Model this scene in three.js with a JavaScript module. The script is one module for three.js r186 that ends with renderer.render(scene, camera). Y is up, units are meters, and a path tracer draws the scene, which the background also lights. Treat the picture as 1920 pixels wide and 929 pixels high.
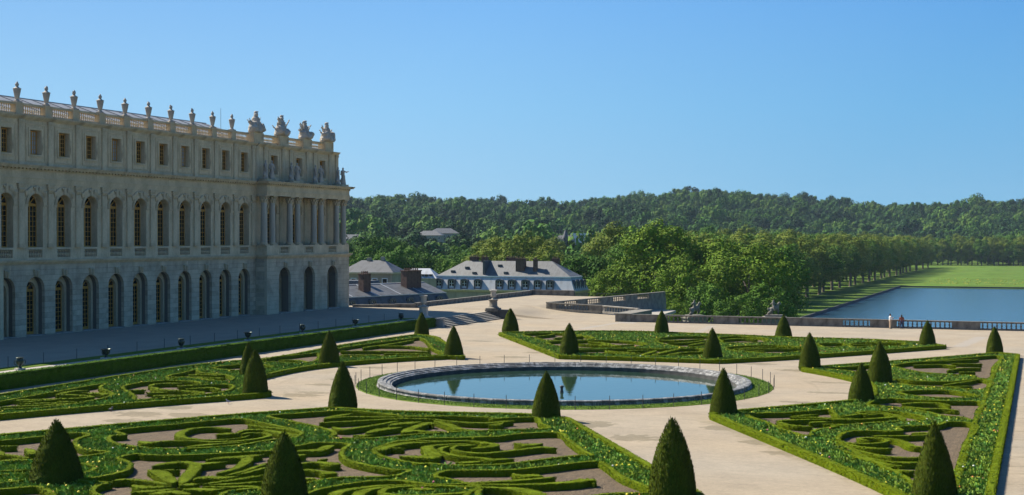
import * as THREE from 'three';
import { mergeGeometries, mergeVertices, toCreasedNormals } from 'three/addons/utils/BufferGeometryUtils.js';
import { ImprovedNoise } from 'three/addons/math/ImprovedNoise.js';

// ---------------------------------------------------------------- camera, sky, sun, exposure
const scene = new THREE.Scene();
const camera = new THREE.PerspectiveCamera(20.563, 1024 / 495, 0.5, 6000);
const EYE = 10.8, YAW = 21.531 * Math.PI / 180, PITCH = 0.403 * Math.PI / 180;
camera.position.set(0, EYE, 0);
camera.rotation.order = 'YXZ';
camera.rotation.set(-PITCH, YAW, 0);
camera.updateMatrixWorld();

const SUN = new THREE.Vector3(-0.985, 1.0, -0.165).normalize();
const sunLight = new THREE.DirectionalLight(new THREE.Color(1.0, 0.93, 0.80), 4.6);
sunLight.position.set(-60 + SUN.x * 400, SUN.y * 400, -110 + SUN.z * 400);
sunLight.target.position.set(-60, 0, -110);
sunLight.castShadow = true;
sunLight.shadow.mapSize.set(4096, 4096);
Object.assign(sunLight.shadow.camera, { left: -160, right: 160, top: 160, bottom: -160, near: 10, far: 900 });
scene.add(sunLight, sunLight.target);

const EXPOSURE = 2.1;
function skyTexture() {
  const w = 1024, h = 512, a = new Float32Array(w * h * 4);
  // clear air: colour by height above the horizon, and by the angle from the sun
  const UP = [[0, .43, .70, .90], [.04, .376, .659, .905], [.094, .296, .604, .922], [.168, .209, .497, .913], [.35, .115, .325, .74], [.7, .058, .19, .50], [1.6, .034, .115, .345]];
  const TO = [[-1, .60, .74, .82], [.05, .50, .70, .82], [.24, .60, .78, .87], [.486, 1, 1, 1], [.68, 1.22, 1.07, 1], [.85, 1.55, 1.28, 1.1], [1, 2.3, 1.8, 1.4]];
  const look = (T, v, c) => { for (let i = 1; i < T.length; i++) if (v <= T[i][0]) { const t = (v - T[i - 1][0]) / (T[i][0] - T[i - 1][0]); return T[i - 1][c] + (T[i][c] - T[i - 1][c]) * t; } return T[T.length - 1][c]; };
  for (let j = 0; j < h; j++) for (let i = 0; i < w; i++) {
    const el = ((j + 0.5) / h - 0.5) * Math.PI, az = ((i + 0.5) / w - 0.5) * 2 * Math.PI;
    const cg = Math.cos(el) * Math.cos(az) * SUN.x + Math.sin(el) * SUN.y + Math.cos(el) * Math.sin(az) * SUN.z, o = (j * w + i) * 4, dn = Math.min(1, Math.max(0, -el * 10));
    for (let c = 0; c < 3; c++) { const v = look(UP, Math.max(0, el), c + 1) * look(TO, cg, c + 1); a[o + c] = (v * (1 - dn) + [0.10, 0.11, 0.08][c] * dn) / EXPOSURE; }
    a[o + 3] = 1;
  }
  const t = new THREE.DataTexture(a, w, h, THREE.RGBAFormat, THREE.FloatType);
  t.mapping = THREE.EquirectangularReflectionMapping; t.magFilter = t.minFilter = THREE.LinearFilter; t.needsUpdate = true;
  return t;
}
scene.background = skyTexture();
scene.environment = scene.background;
scene.environmentIntensity = 1;
scene.fog = new THREE.FogExp2(new THREE.Color(0.62, 0.80, 1.0), 0.000045);

const renderer = new THREE.WebGLRenderer({ antialias: true });
renderer.setSize(1024, 495);
renderer.toneMapping = THREE.LinearToneMapping;
renderer.toneMappingExposure = EXPOSURE;
renderer.shadowMap.enabled = true;

// ---------------------------------------------------------------- helpers
function rngOf(seed) { let a = seed >>> 0; return () => { a |= 0; a = a + 0x6D2B79F5 | 0; let t = Math.imul(a ^ a >>> 15, 1 | a); t = t + Math.imul(t ^ t >>> 7, 61 | t) ^ t; return ((t ^ t >>> 14) >>> 0) / 4294967296; }; }
const PN = new ImprovedNoise();
const noise = (x, y, z = 0) => PN.noise(x + 311.7, y + 117.3, z + 53.1);
function fbm(x, y, z = 0, n = 4) { let s = 0, a = 0.5; for (let i = 0; i < n; i++) { s += a * noise(x, y, z); x *= 2.03; y *= 2.03; z *= 2.03; a *= 0.5; } return s; }
const clamp = (v, a = 0, b = 1) => Math.min(b, Math.max(a, v));
const sstep = (a, b, v) => { const t = clamp((v - a) / (b - a)); return t * t * (3 - 2 * t); };
const lerp = (a, b, t) => a + (b - a) * t;
const lin2srgb = v => Math.round(255 * clamp(v <= 0.0031308 ? v * 12.92 : 1.055 * Math.pow(v, 1 / 2.4) - 0.055));
// a colour map computed from a function of u, v in 0..1 giving linear colour
function colourMap(w, h, fn) {
  const a = new Uint8Array(w * h * 4);
  for (let j = 0; j < h; j++) for (let i = 0; i < w; i++) { const c = fn((i + 0.5) / w, (j + 0.5) / h, i, j), o = (j * w + i) * 4; a[o] = lin2srgb(c[0]); a[o + 1] = lin2srgb(c[1]); a[o + 2] = lin2srgb(c[2]); a[o + 3] = 255; }
  const t = new THREE.DataTexture(a, w, h); t.colorSpace = THREE.SRGBColorSpace; t.wrapS = t.wrapT = THREE.RepeatWrapping; t.magFilter = THREE.LinearFilter; t.minFilter = THREE.LinearMipmapLinearFilter; t.generateMipmaps = true; t.needsUpdate = true; return t;
}
function greyMap(w, h, fn) {
  const a = new Uint8Array(w * h * 4);
  for (let j = 0; j < h; j++) for (let i = 0; i < w; i++) { const v = Math.round(255 * clamp(fn((i + 0.5) / w, (j + 0.5) / h, i, j))), o = (j * w + i) * 4; a[o] = a[o + 1] = a[o + 2] = v; a[o + 3] = 255; }
  const t = new THREE.DataTexture(a, w, h); t.wrapS = t.wrapT = THREE.RepeatWrapping; t.magFilter = THREE.LinearFilter; t.minFilter = THREE.LinearFilter; t.needsUpdate = true; return t;
}
// noise that repeats over the unit square (period p lattice cells)
function tile(u, v, p, n = 4, seed = 0) {
  const A = u * 2 * Math.PI, B = v * 2 * Math.PI, r = p / (2 * Math.PI); let s = 0, a = 0.5, f = 1;
  for (let i = 0; i < n; i++) { s += a * (noise(Math.cos(A) * r * f + seed, Math.sin(A) * r * f, Math.cos(B) * r * f) + noise(Math.sin(B) * r * f + 7.7 + seed, Math.cos(A) * r * f + 3.1, Math.sin(A) * r * f)) * 0.7; a *= 0.55; f *= 2.02; }
  return s;
}
// uv in metres by the face's main direction
function boxUV(g, scale = 1) {
  if (g.index) g = g.toNonIndexed();
  if (!g.attributes.normal) g.computeVertexNormals();
  const p = g.attributes.position, uv = new Float32Array(p.count * 2), a = new THREE.Vector3(), b = new THREE.Vector3(), c = new THREE.Vector3();
  for (let i = 0; i < p.count; i += 3) {
    a.fromBufferAttribute(p, i); b.fromBufferAttribute(p, i + 1).sub(a); c.fromBufferAttribute(p, i + 2).sub(a); b.cross(c);
    const nx = Math.abs(b.x), ny = Math.abs(b.y), nz = Math.abs(b.z);
    for (let k = i; k < i + 3; k++) {
      const x = p.getX(k), y = p.getY(k), z = p.getZ(k);
      if (ny >= nx && ny >= nz) { uv[2 * k] = x * scale; uv[2 * k + 1] = z * scale; }
      else if (nx >= nz) { uv[2 * k] = z * scale; uv[2 * k + 1] = y * scale; }
      else { uv[2 * k] = x * scale; uv[2 * k + 1] = y * scale; }
    }
  }
  g.setAttribute('uv', new THREE.BufferAttribute(uv, 2));
  return g;
}
const used = {};
function numbered(n) { if (!(n in used)) { used[n] = 0; return n; } used[n]++; return n + '_' + String(used[n]).padStart(3, '0'); }
function shadows(o) { o.traverse(m => { if (m.isMesh) { m.castShadow = true; m.receiveShadow = true; } }); return o; }
function thing(name, label, category, group, pos = [0, 0, 0], turn = 0) {
  const o = new THREE.Group(); o.name = numbered(name); o.position.set(...pos); o.rotation.y = turn;
  o.userData = { label, category }; if (group) o.userData.group = group; scene.add(o); return o;
}
function single(name, geo, mat, label, category, group, pos = [0, 0, 0], turn = 0) {
  const o = new THREE.Mesh(geo, mat); o.name = numbered(name); o.position.set(...pos); o.rotation.y = turn;
  o.userData = { label, category }; if (group) o.userData.group = group; o.castShadow = o.receiveShadow = true; scene.add(o); return o;
}
function structure(name, geo, mat, label, category) {
  const o = new THREE.Mesh(geo, mat); o.name = numbered(name); o.userData = { kind: 'structure', label, category }; o.castShadow = o.receiveShadow = true; scene.add(o); return o;
}
function part(parent, name, geo, mat, pos) {
  const o = new THREE.Mesh(geo, mat); o.name = name; if (pos) o.position.set(...pos); o.castShadow = o.receiveShadow = true; parent.add(o); return o;
}
function copyOf(src, label, pos, turn = 0, scale) {
  const c = src.clone(); c.name = numbered(src.name.replace(/_\d{3}$/, '')); c.userData = { ...src.userData, label }; c.position.set(...pos); c.rotation.y = turn; if (scale) c.scale.set(...scale); scene.add(c); return c;
}
const box = (x0, x1, y0, y1, z0, z1) => { const g = new THREE.BoxGeometry(x1 - x0, y1 - y0, z1 - z0); g.translate((x0 + x1) / 2, (y0 + y1) / 2, (z0 + z1) / 2); return g; };
const merge = l => mergeGeometries(l.map(g => { let q = g.index ? g.toNonIndexed() : g; for (const k of Object.keys(q.attributes)) if (!['position', 'normal', 'uv'].includes(k)) q.deleteAttribute(k); if (!q.attributes.uv) q.setAttribute('uv', new THREE.BufferAttribute(new Float32Array(q.attributes.position.count * 2), 2)); if (!q.attributes.normal) q.computeVertexNormals(); return q; }));
function lathe(pts, seg = 16) { return new THREE.LatheGeometry(pts.map(p => new THREE.Vector2(p[0], p[1])), seg); }
// surface nets on a distance function: one continuous surface
function sdfMesh(fn, mn, mx, cell) {
  const nx = Math.ceil((mx[0] - mn[0]) / cell) + 1, ny = Math.ceil((mx[1] - mn[1]) / cell) + 1, nz = Math.ceil((mx[2] - mn[2]) / cell) + 1;
  const f = new Float32Array(nx * ny * nz), id = (i, j, k) => (k * ny + j) * nx + i;
  for (let k = 0; k < nz; k++) for (let j = 0; j < ny; j++) for (let i = 0; i < nx; i++) f[id(i, j, k)] = fn(mn[0] + i * cell, mn[1] + j * cell, mn[2] + k * cell);
  const vid = new Int32Array(nx * ny * nz).fill(-1), pos = [], ix = [];
  for (let k = 0; k < nz - 1; k++) for (let j = 0; j < ny - 1; j++) for (let i = 0; i < nx - 1; i++) {
    let sx = 0, sy = 0, sz = 0, n = 0; const c = []; for (let q = 0; q < 8; q++) c.push(f[id(i + (q & 1), j + (q >> 1 & 1), k + (q >> 2))]);
    for (const [a, b] of [[0, 1], [2, 3], [4, 5], [6, 7], [0, 2], [1, 3], [4, 6], [5, 7], [0, 4], [1, 5], [2, 6], [3, 7]]) if ((c[a] < 0) !== (c[b] < 0)) {
      const t = c[a] / (c[a] - c[b]); sx += lerp(a & 1, b & 1, t); sy += lerp(a >> 1 & 1, b >> 1 & 1, t); sz += lerp(a >> 2, b >> 2, t); n++;
    }
    if (n) { vid[id(i, j, k)] = pos.length / 3; pos.push(mn[0] + (i + sx / n) * cell, mn[1] + (j + sy / n) * cell, mn[2] + (k + sz / n) * cell); }
  }
  const quad = (a, b, c, d, flip) => { if (a < 0 || b < 0 || c < 0 || d < 0) return; flip ? ix.push(a, c, b, a, d, c) : ix.push(a, b, c, a, c, d); };
  for (let k = 1; k < nz - 1; k++) for (let j = 1; j < ny - 1; j++) for (let i = 1; i < nx - 1; i++) {
    const v = f[id(i, j, k)] < 0;
    if (v !== f[id(i + 1, j, k)] < 0) quad(vid[id(i, j - 1, k - 1)], vid[id(i, j, k - 1)], vid[id(i, j, k)], vid[id(i, j - 1, k)], !v);
    if (v !== f[id(i, j + 1, k)] < 0) quad(vid[id(i - 1, j, k - 1)], vid[id(i - 1, j, k)], vid[id(i, j, k)], vid[id(i, j, k - 1)], !v);
    if (v !== f[id(i, j, k + 1)] < 0) quad(vid[id(i - 1, j - 1, k)], vid[id(i, j - 1, k)], vid[id(i, j, k)], vid[id(i - 1, j, k)], !v);
  }
  const g = new THREE.BufferGeometry(); g.setAttribute('position', new THREE.Float32BufferAttribute(pos, 3)); g.setIndex(ix); g.computeVertexNormals(); return g;
}
// tapered capsule distance and smooth union
function cap(p, a, b, ra, rb) {
  const bx = b[0] - a[0], by = b[1] - a[1], bz = b[2] - a[2], px = p[0] - a[0], py = p[1] - a[1], pz = p[2] - a[2];
  const t = clamp((px * bx + py * by + pz * bz) / (bx * bx + by * by + bz * bz + 1e-9));
  return Math.hypot(px - bx * t, py - by * t, pz - bz * t) - lerp(ra, rb, t);
}
const smin = (a, b, k) => { const h = clamp(0.5 + 0.5 * (b - a) / k); return lerp(b, a, h) - k * h * (1 - h); };
function bones(list, k) { return (x, y, z) => { let d = 1e3; const p = [x, y, z]; for (const b of list) d = smin(d, cap(p, b[0], b[1], b[2], b[3] ?? b[2]), k); return d; }; }

// ---------------------------------------------------------------- materials
const std = o => new THREE.MeshStandardMaterial({ roughness: 0.9, metalness: 0, ...o });
const veg = o => new THREE.MeshPhysicalMaterial({ roughness: 0.85, metalness: 0, specularIntensity: 0.12, ...o });
const rgb = (r, g, b) => new THREE.Color().setRGB(r, g, b);
const M = {};
{
  const stoneTex = (r, g, b, amp, seed) => colourMap(256, 256, (u, v) => {
    const n = tile(u, v, 4, 5, seed), f = tile(u, v, 40, 2, seed + 9), st = Math.max(0, tile(u, v, 3, 4, seed + 21)) * 1.3, streak = Math.max(0, tile(u, v * 0.02 + 0.3, 24, 3, seed + 4)) * Math.max(0, tile(u, v, 3, 2, seed + 2));
    const k = 1 + amp * (n * 0.55 + f * 0.35) - amp * st * 0.7 - streak * amp * 0.9; return [r * k, g * k * (1 - st * 0.02), b * k * (1 - st * 0.05)];
  });
  const rep = (t, s) => { const c = t.clone(); c.repeat.set(s, s); c.needsUpdate = true; return c; };
  const fine = greyMap(256, 256, (u, v) => 0.5 + 0.5 * tile(u, v, 24, 4, 3));
  const bump = (s, k) => ({ bumpMap: rep(fine, s), bumpScale: k });
  const stA = stoneTex(0.53, 0.43, 0.275, 0.7, 1);
  M.facade = std({ map: rep(stA, 0.16), ...bump(0.7, 0.012) });
  M.course = [0.93, 1.0, 1.07, 0.86].map((k, i) => std({ map: rep(stoneTex(0.44 * k, 0.37 * k, 0.265 * k * (1 - i * 0.02), 0.7, 31 + i * 5), 0.21), ...bump(0.7, 0.014) }));
  M.joint = std({ color: rgb(0.17, 0.145, 0.11) });
  M.trim = std({ map: rep(stoneTex(0.54, 0.435, 0.275, 0.7, 61), 0.23), ...bump(0.8, 0.01) });
  M.statue = std({ map: rep(stoneTex(0.38, 0.34, 0.28, 0.8, 71), 0.5), ...bump(2, 0.01) });
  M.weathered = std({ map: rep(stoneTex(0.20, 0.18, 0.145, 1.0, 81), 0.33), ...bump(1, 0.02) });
  M.marble = std({ map: rep(stoneTex(0.40, 0.37, 0.31, 0.5, 91), 0.4), roughness: 0.7 });
  M.rim = std({ map: rep(colourMap(512, 512, (u, v) => { const p = sstep(-0.12, 0.34, tile(u, v, 9, 5, 101) + 0.5 * tile(u, v, 40, 2, 103)), d = tile(u, v, 26, 3, 107), k = lerp(0.085, 0.29, p) * (1 + 0.5 * d); return [k, k * 0.985, k * 0.94]; }), 0.3), ...bump(1.2, 0.03), roughness: 0.7 });
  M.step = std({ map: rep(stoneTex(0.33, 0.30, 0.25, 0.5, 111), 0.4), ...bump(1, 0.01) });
  M.darkStone = std({ map: rep(stoneTex(0.075, 0.072, 0.066, 0.9, 121), 0.5), ...bump(1, 0.02) });
  M.frame = std({ color: rgb(0.44, 0.225, 0.035), roughness: 0.6 });
  M.glass = new THREE.MeshPhysicalMaterial({ color: rgb(0.012, 0.016, 0.014), roughness: 0.06, metalness: 0, ior: 1.5 });
  M.blind = std({ map: rep(stoneTex(0.30, 0.32, 0.34, 0.3, 131), 0.6), roughness: 0.35 });
  M.bronze = new THREE.MeshPhysicalMaterial({ color: rgb(0.030, 0.048, 0.040), roughness: 0.38, metalness: 0.55 });
  M.lead = std({ map: rep(stoneTex(0.21, 0.215, 0.22, 0.5, 141), 0.2), roughness: 0.5, metalness: 0.15 });
  M.slate = [0, 1, 2].map(i => std({ map: rep(stoneTex(0.072 + i * 0.02, 0.075 + i * 0.02, 0.082 + i * 0.018, 0.8, 151 + i * 7), 0.35), roughness: 0.6 }));
  M.zinc = std({ map: rep(stoneTex(0.40, 0.41, 0.42, 0.45, 171), 0.25), roughness: 0.5 });
  M.brick = std({ map: rep(stoneTex(0.110, 0.062, 0.045, 0.9, 181), 0.6) });
  M.plaster = std({ map: rep(stoneTex(0.30, 0.26, 0.195, 0.5, 191), 0.2) });
  M.iron = std({ color: rgb(0.045, 0.045, 0.045), roughness: 0.6 });
  M.bark = std({ map: rep(stoneTex(0.13, 0.105, 0.08, 0.8, 201), 0.7) });
  M.paintWhite = std({ color: rgb(0.72, 0.72, 0.70), roughness: 0.5 });
  const leafTex = (r, g, b, amp, seed) => colourMap(320, 320, (u, v) => {
    const f = tile(u, v, 60, 2, seed), n = tile(u, v, 6, 4, seed + 5), k = 1 + amp * (f * 1.1 + n * 0.5), y = clamp(0.5 + tile(u, v, 22, 3, seed + 8)); return [r * k * lerp(0.8, 1.35, y), g * k, b * k * lerp(1.15, 0.8, y)];
  });
  const rough = greyMap(320, 320, (u, v) => 0.5 + 0.7 * tile(u, v, 56, 3, 17));
  const leafy = (r, g, b, amp, seed, s = 0.5) => veg({ map: rep(leafTex(r, g, b, amp, seed), s), bumpMap: rep(rough, s), bumpScale: 0.05, roughness: 0.85 });
  M.box = leafy(0.108, 0.158, 0.003, 0.7, 211);
  M.boxLeaf = std({ color: rgb(0.150, 0.255, 0.020), roughness: 0.7 });
  M.hedge = leafy(0.046, 0.105, 0.006, 0.75, 221);
  M.yew = leafy(0.050, 0.074, 0.006, 0.9, 231);
  M.yewLeaf = std({ color: rgb(0.060, 0.115, 0.018), roughness: 0.7 });
  M.soil = std({ map: rep(colourMap(384, 384, (u, v) => { const n = tile(u, v, 30, 4, 241), c = tile(u, v, 5, 3, 243), k = 1 + 1.1 * n + 0.5 * c; return [0.112 * k, 0.078 * k, 0.044 * k]; }), 0.4), bumpMap: rep(rough, 0.35), bumpScale: 0.11, roughness: 1 });
  M.grass = veg({ map: rep(leafTex(0.080, 0.135, 0.016, 0.55, 251), 0.3), bumpMap: rep(rough, 0.6), bumpScale: 0.03 });
  M.white = std({ vertexColors: true, roughness: 0.75 });
}
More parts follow.
